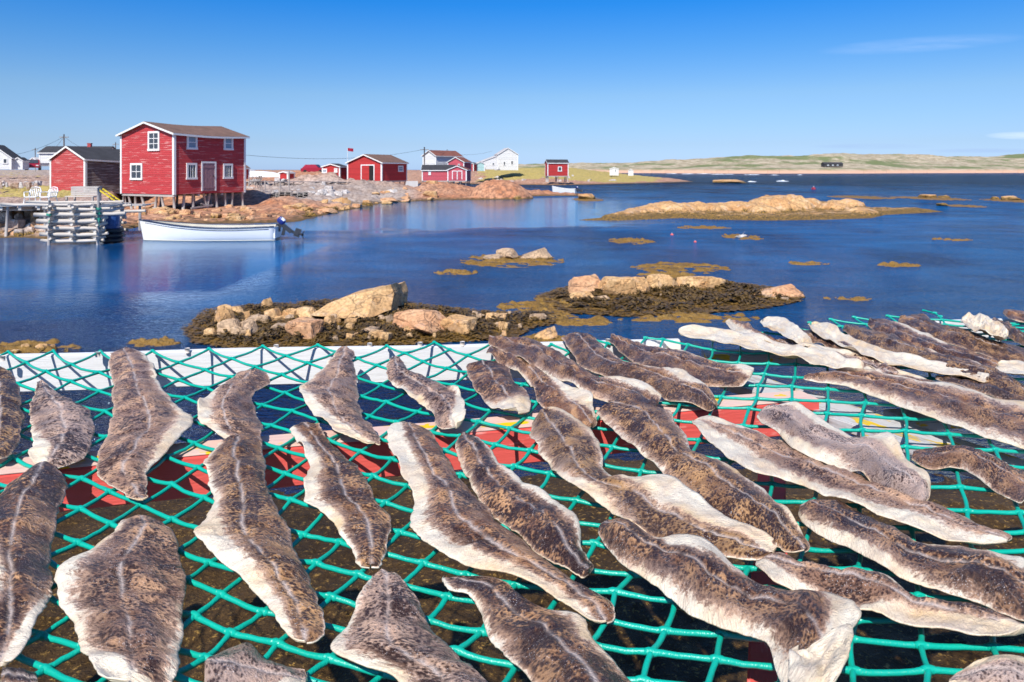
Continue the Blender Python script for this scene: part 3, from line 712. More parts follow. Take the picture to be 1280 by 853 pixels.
# ------------------------------------------------------------------ rockweed fronds on the reefs
def fronds(bed, n, seed, size, label, mat):
    o = bpy.data.objects[bed]; me = o.data; r = random.Random(seed); V, Fc = [], []
    pts = [v.co for v in me.vertices if v.co.z > -.03]
    for _ in range(n):
        p = pts[r.randrange(len(pts))]
        z = max(.012, p.z); c = Vector((p.x + r.uniform(-.04, .04), p.y + r.uniform(-.04, .04), z + r.uniform(0, .03)))
        a = r.uniform(0, 6.283); d = Vector((math.cos(a), math.sin(a), 0)); s = Vector((-d.y, d.x, 0)); L = size * r.uniform(.5, 1.3); w = L * r.uniform(.16, .34)
        up = r.uniform(.0, .45) * L if p.z > .03 else .01
        b = len(V)
        V += [c - d * L * .5, c - s * w + Vector((0, 0, up * .8)), c + s * w + Vector((0, 0, up * .6)), c + d * L * .25 - s * w * .8 + Vector((0, 0, up)), c + d * L * .25 + s * w * .7 + Vector((0, 0, up * .9)), c + d * L * .6 + Vector((0, 0, up * .3))]
        Fc += [(b, b+1, b+2), (b+1, b+3, b+4, b+2), (b+3, b+5, b+4)]
    f = link('rockweed', V, Fc, M[mat]); tag(f, label, 'seaweed', kind='stuff')
fronds('reef_weed_bed', 9000, 1, .12, 'dark brown rockweed draped between the boulders of the near reef', 'kelp')
fronds('outer_reef_weed_bed', 8000, 2, .15, 'brown and golden rockweed around the rocks of the outer reef', 'kelp')

# ------------------------------------------------------------------ world, sun, camera
SUN = Vector((.33, .92, -1.06)).normalized()     # travel direction of the light
w = bpy.data.worlds.new('World'); sc.world = w; w.use_nodes = True
t = NT('', w.node_tree)
el = math.asin(-SUN.z); az = math.atan2(-SUN.x, -SUN.y)      # compass style angle from +Y towards +X
sky = t.n('ShaderNodeTexSky', sky_type='NISHITA'); sky.sun_disc = False; sky.sun_elevation = el; sky.sun_rotation = az
sky.air_density = 1.0; sky.dust_density = .3; sky.ozone_density = 3.0; sky.altitude = 0
d = t.n('ShaderNodeTexCoord').outputs['Generated']
dz = t.sep(d)[2]; dx = t.sep(d)[0]
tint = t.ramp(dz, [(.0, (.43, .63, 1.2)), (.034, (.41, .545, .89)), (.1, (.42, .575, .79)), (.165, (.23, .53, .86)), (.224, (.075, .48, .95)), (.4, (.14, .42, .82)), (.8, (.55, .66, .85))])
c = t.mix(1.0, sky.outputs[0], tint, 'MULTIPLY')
# thin cirrus streaks high on the right, small low clouds over the hills
pv = t.n('ShaderNodeVectorMath', operation='DIVIDE'); t.set(pv, 0, d)
yv = t.n('ShaderNodeCombineXYZ'); dy = t.math('MAXIMUM', t.sep(d)[1], .05)
for i in range(3): t.set(yv, i, dy)
t.t.links.new(yv.outputs[0], pv.inputs[1]); X_, _, Z_ = t.sep(pv.outputs[0])
def blob(x0, z0, sx, sz, slope=0.0):
    a = t.math('DIVIDE', t.math('SUBTRACT', X_, x0), sx)
    zz = t.math('SUBTRACT', t.math('SUBTRACT', Z_, z0), t.math('MULTIPLY', t.math('SUBTRACT', X_, x0), slope))
    b = t.math('DIVIDE', zz, sz)
    return t.math('SUBTRACT', 1.0, t.math('ADD', t.math('MULTIPLY', a, a), t.math('MULTIPLY', b, b)), clamp=True)
cn = t.noise(t.mapp(pv.outputs[0], (6, 1, 60)), 2.2, 5, .6)
m = t.math('MULTIPLY', blob(.57, .174, .15, .012, .07), .09)
m = t.math('MAXIMUM', m, t.math('MULTIPLY', blob(.715, .047, .06, .006), .3))
lo = t.math('MAXIMUM', blob(.50, .032, .09, .0045), blob(.66, .026, .10, .004))
cl = t.math('MULTIPLY', m, t.ramp(cn, [(.3, .2), (.62, 1)]))
c = t.mix(cl, c, (9.0, 9.2, 10.0))
c = t.mix(t.math('MULTIPLY', t.math('MULTIPLY', lo, .42), t.ramp(cn, [(.3, .2), (.6, 1)])), c, (2.6, 3.6, 6.0))
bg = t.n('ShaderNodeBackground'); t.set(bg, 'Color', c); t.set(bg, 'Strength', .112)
o = t.n('ShaderNodeOutputWorld'); t.t.links.new(bg.outputs[0], o.inputs[0])
sl = bpy.data.lights.new('sun', 'SUN'); sl.energy = 4.3; sl.angle = R(.53); sl.color = (1.0, .955, .88)
so = bpy.data.objects.new('sun', sl); COL.objects.link(so); so.rotation_euler = SUN.to_track_quat('-Z', 'Y').to_euler()
cd = bpy.data.cameras.new('camera'); cam = bpy.data.objects.new('camera', cd); COL.objects.link(cam)
cam.location = (0, 0, CH); cam.rotation_euler = (R(90), 0, 0)
cd.sensor_width = 36; cd.lens = F / 1280 * 36; cd.shift_y = -(426.5 - HY) / 1280; cd.clip_start = .05; cd.clip_end = 12000
cd.dof.use_dof = True; cd.dof.focus_distance = 2.1; cd.dof.aperture_fstop = 11
sc.camera = cam
sc.view_settings.view_transform = 'Standard'; sc.view_settings.look = 'None'; sc.view_settings.exposure = .45; sc.view_settings.gamma = 1
sc.view_settings.use_curve_mapping = False
sc.cycles.max_bounces = 6; sc.cycles.diffuse_bounces = 2; sc.cycles.glossy_bounces = 3; sc.cycles.transparent_max_bounces = 8
sc.cycles.use_denoising = True
# ------------------------------------------------------------------ buildings
def gable(label, cat, name, px, py, Y, rz, W, L, hw, hr, wall, roof, trim='trim', side_wall=None, over=.18, front_wins=(), side_wins=(), front_doors=(), side_doors=(),
          group=None, stilts=0, foot=None, sag=0.0, ridge_at=.5, corner_trim=True, chimney=None, back_drop=0.0, shed_roof=False, lintel=False):
    """gabled house. origin = lower corner between the gable (local x from -W to 0, facing -y) and the long side (local y from 0 to L, facing +x).
    windows and doors are given as photo rectangles (x0, y0, x1, y1) and are traced back onto their wall."""
    org = PY(px, py, Y); rt = empty(name, org, rz, label, cat, group)
    c, s = math.cos(rz), math.sin(rz)
    def loc(wp): 
        d = wp - org; return Vector((c * d.x + s * d.y, -s * d.x + c * d.y, d.z))
    def hit(qx, qy, face):
        dr = Vector(((qx - HX) / F, 1, -(qy - HY) / F)); o_ = Vector((0, 0, CH))
        a = loc(o_); b = loc(o_ + dr) - a
        k = (-a.y / b.y) if face == 'front' else (-a.x / b.x)
        return a + b * k
    # ---- walls
    rx = -W * ridge_at
    NS = 8
    ys = [L * i / NS for i in range(NS + 1)]
    dz = lambda y: -sag * math.sin(math.pi * min(1, max(0, y / L))) - back_drop * y / L
    m = MB()
    if shed_roof:
        prof_ = [(-W, 0), (0, 0), (0, hw), (-W, hr)]
    else:
        prof_ = [(-W, 0), (0, 0), (0, hw), (rx, hr), (-W, hw)]
    n = len(prof_)
    v = [(x, 0, z) for x, z in prof_] + [(x, L, z + (dz(L) if z > 0 else 0)) for x, z in prof_]
    m.add(v, [tuple(range(n))]); m.add(v, [tuple(reversed(range(n, 2 * n)))]); m.add(v, [(0, n, n + 1, 1)]); m.add(v, [(n - 1, 2 * n - 1, n, 0)])
    if side_wall is None: m.add(v, [(1, n + 1, n + 2, 2)])
    m.build('wall', M[wall], rt)
    if side_wall is not None:
        MB().add([v[1], v[n + 1], v[n + 2], v[2]], [(0, 1, 2, 3)]).build('side_wall', M[side_wall], rt)
    # ---- roof: two slabs, slightly sagging
    th = .09; m = MB(); E = over
    segs = [((-W, hr), (0, hw))] if shed_roof else [((-W, hw), (rx, hr)), ((rx, hr), (0, hw))]
    for k, ((xa, za), (xb, zb)) in enumerate(segs):
        sl = (zb - za) / (xb - xa)
        if shed_roof or k == 0: xa2, za2 = xa - E, za - sl * E
        else: xa2, za2 = xa, za
        if shed_roof or k == 1: xb2, zb2 = xb + E, zb + sl * E
        else: xb2, zb2 = xb, zb
        for i in range(NS):
            y0 = ys[i] - (E if i == 0 else 0); y1 = ys[i + 1] + (E if i == NS - 1 else 0); d0, d1 = dz(ys[i]) + .012, dz(ys[i + 1]) + .012
            vv = [(xa2, y0, za2 + d0), (xb2, y0, zb2 + d0), (xb2, y1, zb2 + d1), (xa2, y1, za2 + d1)]
            vv += [(x, y, z + th) for x, y, z in vv]
            m.add(vv, [(4,5,6,7),(3,2,1,0)] + ([(0,1,5,4)] if i == 0 else []) + ([(2,3,7,6)] if i == NS - 1 else []) + [(1,2,6,5),(3,0,4,7)])
    rf = m.build('roof', M[roof], rt)
    if chimney:
        cx, cy, cw, chh = chimney; zc = hr + dz(cy)
        MB().box((cx - cw / 2, cy - cw / 2, zc - .4), (cx + cw / 2, cy + cw / 2, zc + chh)).box((cx - cw * .6, cy - cw * .6, zc + chh), (cx + cw * .6, cy + cw * .6, zc + chh + .08)).build('chimney', M['red_barn'], rf)
    # ---- rake boards, fascia, corner boards
    if trim:
        tb = .13; m = MB()
        for k, ((xa, za), (xb, zb)) in enumerate(segs):
            sl = (zb - za) / (xb - xa)
            if k == 0: xa2, za2 = xa - E, za - sl * E
            else: xa2, za2 = xa, za
            if shed_roof or k == 1: xb2, zb2 = xb + E, zb + sl * E
            else: xb2, zb2 = xb, zb
            m.bar((xa2, -E - .02, za2 + .02), (xb2, -E - .02, zb2 + .02), .03, .12)
        m.build('rake_board', M[trim], rt)
        m = MB()
        sl = (hw - hr) / (-rx) if not shed_roof else (hw - hr) / W
        for i in range(NS): m.bar((E + .02, ys[i] - (E if i == 0 else 0), hw + sl * E + dz(ys[i]) + .02), (E + .02, ys[i + 1] + (E if i == NS - 1 else 0), hw + sl * E + dz(ys[i + 1]) + .02), .03, .13)
        m.build('eave_board', M[trim], rt)
        if corner_trim:
            MB().box((-.02 - tb, -.035, -.03), (.035, 0, hw - .02)).box((.003, .003, -.03), (.035, tb, hw - .02)).build('corner_board', M[trim], rt)
            MB().box((-W - .03, -.035, -.03), (-W + tb, 0, hw - .02)).build('corner_board', M[trim], rt)
            MB().box((.003, L - tb, -.03), (.035, L + .03, hw + dz(L) - .03)).build('corner_board', M[trim], rt)
    # ---- openings
    def rect(r, face):
        a = hit(r[0], (r[1] + r[3]) / 2, face); b = hit(r[2], (r[1] + r[3]) / 2, face)
        mid = (r[0] + r[2]) / 2; tp = hit(mid, r[1], face); bt = hit(mid, r[3], face)
        if face == 'front': return a.x, b.x, bt.z, tp.z
        return a.y, b.y, bt.z, tp.z
    def boxf(m, face, u0, u1, z0, z1, d0, d1):
        if face == 'front': m.box((u0, -d1, z0), (u1, -d0, z1))
        else: m.box((d0, u0, z0), (d1, u1, z1))
    def window(r, face, gl='glass', grid=(2, 2), fr='trim', fw=None):
        u0, u1, z0, z1 = rect(r, face); w_ = u1 - u0; f = fw or min(.14, w_ * .2)
        m = MB()
        boxf(m, face, u0, u1, z1 - f, z1, .004, .06); boxf(m, face, u0 - .03, u1 + .03, z0, z0 + f, .004, .08)
        boxf(m, face, u0, u0 + f, z0 + f, z1 - f, .004, .06); boxf(m, face, u1 - f, u1, z0 + f, z1 - f, .004, .06)
        fo = m.build('window', M[fr], rt)
        m = MB(); boxf(m, face, u0 + f, u1 - f, z0 + f, z1 - f, .006, .014); m.build('pane', M[gl], fo)
        m = MB(); gw = .045
        for i in range(1, grid[0]): x = u0 + f + (w_ - 2 * f) * i / grid[0]; boxf(m, face, x - gw / 2, x + gw / 2, z0 + f, z1 - f, .015, .04)
        for i in range(1, grid[1]): z = z0 + f + (z1 - z0 - 2 * f) * i / grid[1]; boxf(m, face, u0 + f, u1 - f, z - gw / 2, z + gw / 2, .015, .037)
        if m.v: m.build('sash_bar', M[fr], fo)
    def door(r, face, mat='door_wood', open_=None):
        u0, u1, z0, z1 = rect(r, face); f = .12
        m = MB(); boxf(m, face, u0 - f, u0, z0, z1 + f, .004, .05); boxf(m, face, u1, u1 + f, z0, z1 + f, .004, .05); boxf(m, face, u0, u1, z1, z1 + f, .004, .05)
        m.build('door_frame', M['trim'], rt)
        m = MB()
        if open_:
            k = u0 + (u1 - u0) * open_
            boxf(m, face, u0, k, z0, z1, .006, .03); d_ = m.build('door', M[mat], rt)
            m = MB(); boxf(m, face, k, u1, z0, z1, .004, .010); m.build('doorway', M['dark'], rt)
        else:
            n_ = 5
            for i in range(n_): boxf(m, face, u0 + (u1 - u0) * i / n_ + .008, u0 + (u1 - u0) * (i + 1) / n_ - .004, z0, z1, .006, .03 + .004 * (i % 2))
            boxf(m, face, u0, u1, z0 + .2, z0 + .32, .034, .05); boxf(m, face, u0, u1, z1 - .32, z1 - .2, .034, .05)
            d_ = m.build('door', M[mat], rt)
            m = MB(); boxf(m, face, u1 - .14, u1 - .08, (z0 + z1) / 2, (z0 + z1) / 2 + .12, .05, .09); m.build('handle', M['black'], d_)
    for r in front_wins: window(*r) if isinstance(r[0], tuple) else window(r, 'front')
    for r in side_wins: window(*r) if isinstance(r[0], tuple) else window(r, 'side')
    for r in front_doors: door(r[0], 'front', *r[1:])
    for r in side_doors: door(r[0], 'side', *r[1:])
    # ---- stilts
    if stilts:
        r_ = random.Random(int(px)); base = foot if foot is not None else -org.z - .2
        for y in ([.15] + [L * k / stilts for k in range(1, stilts)] + [L - .15]):
            for x in ([-W + .15, -W * .66, -W * .33, -.15] if y < .2 else [-W + .15, -W * .5, -.15]):
                lx, ly = r_.uniform(-.18, .18), r_.uniform(-.1, .1)
                MB().tube([(x, y, 0), (x + lx, y + ly, base)], [.075, .095], 7).build('post', M['post'], rt, True)
        m = MB()
        for y in (.1, L / 2, L - .1): m.box((-W + .03, y - .07, -.14), (-.03, y + .07, -.002))
        m.box((-.16, .18, -.16), (-.02, L - .2, -.004)) ; m.box((-W + .02, .18, -.16), (-W + .16, L - .2, -.004))
        m.build('floor_beam', M['oldplank'], rt)
    return rt

main = gable('big two storey red fishing stage on stilts with white windows and a weathered door', 'fishing stage', 'fishing_stage', 217.6, 243.4, 48.6, R(-27.8), 5.7, 6.05, 4.12, 4.92,
     'red_clap', 'roof_brown', side_wall=None, over=.22, sag=.10, ridge_at=.5,
     front_wins=[((185.5, 164.3, 199.8, 188.8), 'front', 'glass', (2, 3)), ((163.5, 204.2, 178.4, 225.2), 'front', 'glass', (2, 2))],
     side_wins=[((233.2, 169, 246.2, 187.2), 'side', 'glass_blue', (1, 2)), ((279.5, 171, 291, 188), 'side', 'glass_blue', (1, 2)),
                ((232.8, 204, 245.8, 224.6), 'side', 'glass', (3, 1)), ((278.8, 204.8, 290.6, 223.8), 'side', 'glass', (3, 1))],
     side_doors=[((253.2, 204.3, 268.2, 238.8), 'door_wood')])
# irregular shores and cribbing under the stage
def stage_posts():
    r_ = random.Random(5); org = main.location
    W, L = 5.7, 6.05
    def wp(x, y):
        c, s = math.cos(R(-27.8)), math.sin(R(-27.8)); return org.x + c * x - s * y, org.y + s * x + c * y
    def post(x, y, lean=0, ly=0, r=.09, top=0.0):
        X_, Y_ = wp(x + lean, y + ly); gz = ground(X_, Y_) - org.z - .15
        MB().tube([(x, y, top), (x + lean, y + ly, gz)], [r * .9, r * 1.1], 7).build('post', M['post'], main, True)
        return gz
    for x, lean in [(-5.55, -.15), (-5.1, .45), (-4.3, .05), (-3.7, .5), (-1.95, -.25), (-1.55, .35), (-.25, .1)]: post(x, .15, lean)
    for y, ly in [(.9, -.1), (1.6, .0), (2.45, .35), (3.0, -.3), (3.5, .1), (4.3, .05), (5.0, -.1), (5.85, .1)]: post(-.15, y, 0, ly, .10)
    for x in (-5.4, -3.6, -1.8): post(x, 5.8, .1)
    for x in (-5.4, -3.6, -1.8): post(x, 3.0, -.1)
    m = MB(); m.bar((-2.3, .1, -.98), (-.05, .1, -1.02), .14, .14); m.bar((-.1, 1.4, -1.0), (-.1, 3.2, -.85), .14, .12); m.bar((-3.7, .25, -.9), (-2.1, .3, -.55), .08, .08)
    m.bar((-.1, 2.2, -.7), (-.1, 3.1, -.95), .08, .08)
    m.build('brace', M['post'], main)
    m = MB()
    for y in (.12, 2, 4, 5.9): m.box((-W + .05, y - .08, -.17), (-.04, y + .08, -.005))
    m.build('floor_beam', M['oldplank'], main)
stage_posts()

gable('faded red barn with a black roof and a weathered grey side, beside the stage', 'barn', 'red_barn', 106.6, 240.5, 53, R(-25), 4.05, 6.5, 2.42, 3.35, 'red_barn', 'roof_black', side_wall='grey_board', over=.12, sag=.06, back_drop=.15, stilts=2, foot=-1.0)
gable('white house with a dark gambrel roof at the far left edge', 'house', 'white_house', 14, 212, 98, R(18), 4.2, 4.0, 1.6, 3.3, 'white_clap', 'roof_black', over=.15, front_wins=[((3.5, 198, 9.5, 205), 'front', 'glass', (1, 1))])
gable('low white lean-to shed next to the gambrel house', 'shed', 'lean_to_shed', 28, 212, 99, R(18), 1.1, 2.6, 1.2, 1.6, 'white_clap', 'roof_black', over=.1)
gable('long white bungalow with a black roof behind the faded barn', 'house', 'bungalow', 49, 204, 108, R(-86), 4.5, 9.5, 1.55, 2.5, 'white_clap', 'roof_black', over=.2, chimney=(-2.2, 6.2, .5, .5))
gable('small white outbuilding half hidden by the faded barn', 'shed', 'white_shed', 45, 208, 112, R(-30), 1.6, 2.0, 1.0, 1.3, 'white_clap', 'roof_white', over=.1)
gable('bright red shed with a wide door standing open, on stilts over the pale rocks', 'boat shed', 'boat_shed', 477.3, 226.3, 84, R(-24), 4.9, 5.4, 2.12, 3.05, 'red_clap_shed', 'roof_brown', over=.18,
      side_wins=[((497.5, 207.3, 503.8, 215), 'side', 'glass_blue', (1, 2))], front_doors=[((452.3, 207.2, 467.2, 225.8), 'red_clap_shed', .62)], stilts=4, foot=-1.5)
gable('low bright red lean-to with two white windows joined to the left of the open shed', 'shed', 'side_shed', 425, 225.5, 88, R(-24), 2.7, 1.4, 1.62, 1.95, 'red_clap_shed', 'roof_black', over=.12,
      front_wins=[((403.2, 211, 409, 217), 'front', 'glass_blue', (2, 1)), ((418, 210.5, 422, 216), 'front', 'trim', (1, 1))])
gable('tiny red shed with white corner boards among the pale rocks', 'shed', 'small_red_shed', 360, 226.2, 82, R(-24), 1.28, 1.1, .86, 1.0, 'red_clap_shed', 'roof_white', over=.08)
gable('red outbuilding peeking out behind the right edge of the big stage', 'shed', 'red_outbuilding', 306.4, 224, 78, R(-24), .9, .6, 1.15, 1.4, 'red_clap_shed', 'roof_brown', over=.08)
gable('small white cottage far off beyond the little red shed', 'house', 'white_cottage', 316, 220, 165, R(-20), 1.3, 1.0, .9, 1.35, 'white_clap', 'roof_white', over=.08, front_wins=[((311, 214.5, 313, 217.5), 'front', 'glass', (1, 1))])
gable('pinkish red waterside shed with a dark hipped roof and white doors', 'boat shed', 'boat_shed', 527.5, 226, 122, R(-87), 4.2, 5.5, 1.75, 2.6, 'pink_clap', 'roof_black', over=.15, stilts=2, foot=-2.0,
      side_wins=[((535.5, 213.5, 538.5, 219), 'side', 'trim', (1, 1))])
gable('pinkish red gabled shed end with wide white framed doors over the water', 'boat shed', 'boat_shed', 583.2, 226, 119.5, R(-6), 3.2, 4.2, 1.75, 2.4, 'pink_clap', 'roof_rust', over=.15, stilts=2, foot=-2.0,
      front_doors=[((566, 214.5, 571.3, 224.5), 'pink_clap'), ((571.8, 214.5, 577, 224.5), 'pink_clap')])
gable('white house with a brown roof behind the pink waterside shed', 'house', 'white_house', 545, 214, 140, R(-38), 3.6, 7.4, 3.0, 4.0, 'white_clap', 'roof_rust', over=.25, group=None)
gable('taller pink gabled house behind the pink waterside sheds', 'house', 'pink_house', 580, 214, 137, R(-20), 3.4, 3.4, 1.7, 2.6, 'pink_clap', 'roof_rust', over=.2, front_wins=[((572.5, 205, 575, 209), 'front', 'glass', (1, 1))])
gable('red shed between the pink sheds and the big white house', 'shed', 'red_shed', 592, 214, 150, R(-20), 1.4, 1.9, 1.5, 1.7, 'red_clap_shed', 'roof_black', over=.12)
gable('pale green shed attached to the white house', 'shed', 'pale_green_shed', 606, 214, 152, R(14), 1.9, 2.2, 1.5, 1.9, 'cyan_clap', 'roof_white', over=.1)
gable('low white wing with a sloping roof in front of the big white house', 'house', 'white_wing', 623, 212, 155, R(12), 3.6, 3.4, 1.7, 2.9, 'white_clap', 'roof_white', over=.12, shed_roof=False, ridge_at=.1, front_wins=[((615, 203.5, 618, 207), 'front', 'glass', (1, 1))])
gable('tall white gabled house standing alone on the far grassy shore', 'house', 'white_house', 647.5, 213, 160, R(10), 4.5, 5.2, 3.5, 4.9, 'white_clap', 'roof_white', over=.15, front_wins=[((629, 202, 632, 207), 'front', 'glass', (1, 1)), ((638.5, 201, 641.5, 206), 'front', 'glass', (1, 1))])
gable('small dark red shed with a black roof and white framed window on the far shore', 'shed', 'red_shed', 684.5, 220, 138, R(-80), 2.2, 4.1, 2.45, 3.05, 'red_clap_shed', 'roof_black', over=.12, side_wins=[((697.3, 208.5, 702.3, 214.5), 'side', 'glass', (1, 1))], stilts=2, foot=-1.2)
gable('black roof slab', 'x', 'x', 0, 0, 1, 0, 1, 1, 1, 1, 'dark', 'dark') if False else None
gable('tiny white hut out on the point of the far shore', 'hut', 'white_hut', 773, 219.5, 170, R(-10), 2.0, 1.6, 1.5, 1.9, 'white_clap', 'roof_white', over=.08, front_wins=[((768.5, 212, 770, 215), 'front', 'glass', (1, 1))])
gable('small white shed with a red door on the point of the far shore', 'hut', 'white_hut', 791.5, 219.8, 168, R(-8), 1.1, 1.8, 1.1, 1.5, 'white_clap', 'roof_rust', over=.08)
gable('long dark low building alone on the far hills', 'building', 'long_house', 1030.5, 208.6, 560, R(-90), 6, 14.5, 2.2, 3.4, 'roof_black', 'roof_black', over=.3, trim=None,
      side_wins=[((1034 + i * 6, 206, 1036.2 + i * 6, 207.4), 'side', 'glass_blue', (1, 1)) for i in range(3)])

# white fish flake poles / concrete abutments
MB().add([tuple(PY(*q)) for q in [(508,226.5,80),(522.5,226.5,80),(522.5,239,80),(504,241,80),(511,226.5,84),(522.5,226.5,84),(522.5,239,84),(506,241,84)]],
   [(0,3,2,1),(4,5,6,7),(0,1,5,4),(1,2,6,5),(2,3,7,6),(3,0,4,7)]).build('slipway', M['concrete'])
tag(bpy.data.objects['slipway'], 'pale sloping slipway wall at the right end of the open red shed', 'slipway')

# ------------------------------------------------------------------ boats
def boat(label, name, stern, bow, L, beam, depth, motor=True, detail=True, seat=True):
    """open skiff; local +x towards the bow, z = 0 at the waterline"""
    a, b = stern, bow; d = (b - a); rz = math.atan2(d.y, d.x)
    rt = empty(name, ((a.x + b.x) / 2, (a.y + b.y) / 2, 0), rz, label, 'boat')
    NS, NK = 26, 7
    def ring(t, inset=0.0, lift=0.0):
        x = -L / 2 + L * t
        bw = beam / 2 * (1 - max(0, (t - .35) / .65) ** 2.4) * (.86 + .14 * min(1, t / .3))
        sheer = depth * (.60 + .10 * (1 - t) ** 2 + .42 * max(0, (t - .25) / .75) ** 2)
        keel = -.10 + (.10 + sheer * .0) * 0
        rake = .55 * max(0, (t - .86) / .14) ** 1.6
        out = []
        for k in range(-NK, NK + 1):
            u = abs(k) / NK
            yy = math.copysign(bw * u ** .26, k) if k else 0
            zz = keel + (sheer - keel) * (u ** 1.7)
            xx = x + (rake * .9 * (zz / sheer) if t > .8 else 0) * L * .06
            if inset:
                yy = math.copysign(max(0, abs(yy) - inset), k) if k else 0; zz = max(zz, keel + inset + .04)
                if u == 1: zz = sheer
            out.append(Vector((xx, yy, zz + lift)))
        return out
    def skin(inset):
        rs = [ring(i / NS, inset) for i in range(NS + 1)]; n = 2 * NK + 1
        v = [p for r_ in rs for p in r_]; f = []
        for i in range(NS):
            for k in range(n - 1): f.append((i*n+k, (i+1)*n+k, (i+1)*n+k+1, i*n+k+1))
        f.append(tuple(range(n)))
        if inset: f = [tuple(reversed(q)) for q in f]
        return v, f, rs
    v, f, rs = skin(0); link('hull', v, f, M['hull'], rt, True)
    v, f, ri = skin(.05); link('inner_hull', v, f, M['hull_in'], rt, True)
    for sgn in (0, -1):
        m = MB(); m.tube([r_[sgn] + Vector((0, 0, .0)) for r_ in rs], .035, 6); m.build('gunwale', M['navy'] if detail else M['hull'], rt, True)
    if detail:
        m = MB()
        for sgn, o_ in ((0, -1), (-1, 1)):
            for dz_, r0 in ((-.10, .013),):
                m.tube([r_[sgn] * 1.0 + Vector((0, o_ * .004 - o_ * .012, dz_)) for r_ in rs[1:-1]], r0, 5)
        m.build('rubbing_strake', M['navy'], rt, True)
        # yellow waterline band
        m = MB()
        for sgn, o_ in ((1, 1), (-2, -1)): pass
        for side in (1, -1):
            pts = []
            for i, r_ in enumerate(rs):
                half = [q for q in r_ if q.y * side >= 0]; half.sort(key=lambda q: q.z)
                for q0, q1 in zip(half, half[1:]):
                    if q0.z <= .02 <= q1.z and q1.z > q0.z:
                        k = (.02 - q0.z) / (q1.z - q0.z); pts.append(q0.lerp(q1, k) + Vector((0, side * .006, 0))); break
            m.tube(pts, .016, 6)
        m.build('waterline_stripe', M['hull_in'], rt, True)
    if seat:
        for t_ in ((.22, .45, .68) if detail else (.4,)):
            r_ = ring(t_, .05); w = abs(r_[0].y); z = r_[0].z - .14
            MB().box((r_[0].x - .12, -w, z), (r_[0].x + .12, w, z + .03)).build('seat', M['hull_in'], rt)
    r0 = rs[0]; w0 = r0[0].y
    MB().box((-L / 2 - .03, w0 * .93, .1), (-L / 2 + .03, -w0 * .93, r0[0].z - .03)).build('transom', M['hull'], rt)
    if motor:
        s = 1.0 if detail else .8
        mo = empty('outboard_motor', (-L / 2 - .08, 0, r0[0].z), 0); mo.parent = rt
        bm = bmesh.new(); bmesh.ops.create_icosphere(bm, subdivisions=3, radius=1)
        for q in bm.verts:
            q.co = Vector((math.copysign(abs(q.co.x) ** .7, q.co.x) * .18, math.copysign(abs(q.co.y) ** .7, q.co.y) * .12, math.copysign(abs(q.co.z) ** .7, q.co.z) * .15)) * s
        bmesh.ops.rotate(bm, verts=bm.verts, matrix=Matrix.Rotation(R(-40), 3, 'Y'), cent=(0, 0, 0))
        bmesh.ops.translate(bm, verts=bm.verts, vec=(-.06, 0, .20 * s))
        me = bpy.data.meshes.new('cowling'); bm.to_mesh(me); bm.free(); me.materials.append(M['motor_blue'])
        me.polygons.foreach_set('use_smooth', [True] * len(me.polygons))
        me.materials.append(M['plastic'])
        for pl in me.polygons:
            if pl.center.x < -.10 * s and pl.center.z > .2: pl.material_index = 1
        o = bpy.data.objects.new('cowling', me); COL.objects.link(o); o.parent = mo
        m = MB(); m.bar((.02, 0, .12), (-.48 * s, 0, -.28 * s), .13, .17); m.bar((-.2 * s, 0, -.08), (-.12, 0, -.42), .09, .12); m.bar((-.38*s, 0, -.2*s), (-.78 * s, 0, -.40 * s), .08, .12)
        m.bar((-.62 * s, 0, -.28*s), (-.86 * s, 0, -.36 * s), .03, .36 * s)
        m.bar((.05, 0, .05), (.1, 0, -.25), .22, .06)
        m.build('leg', M['motor_grey'], mo)
        m = MB(); c_ = Vector((-.92 * s, 0, -.40 * s))
        for k in range(3):
            a_ = k * 2.094 + .4; e = c_ + Vector((-.06, math.cos(a_) * .17, math.sin(a_) * .17)) * s
            m.bar(c_, e, .10, .02, (1, 0, .4))
        m.tube([c_ + Vector((.08, 0, .03)), c_ - Vector((.08, 0, .03))], [.05, .03], 8); m.build('propeller', M['motor_grey'], mo)
    return rt
boat('long white open skiff with a blue topped outboard tilted up, moored before the big stage', 'skiff', P(346, 299.5), P(181, 300.5), 5.6, 1.55, .86)
boat('small white motor boat moored alone on the far blue channel', 'skiff', P(721, 242.5), P(690, 242), 3.1, 1.2, .9, True, False)
boat('small white rowing boat pulled in beside the pink waterside shed', 'skiff', P(523.5, 234.6), P(547, 233.6), 2.9, 1.1, .8, False, False)

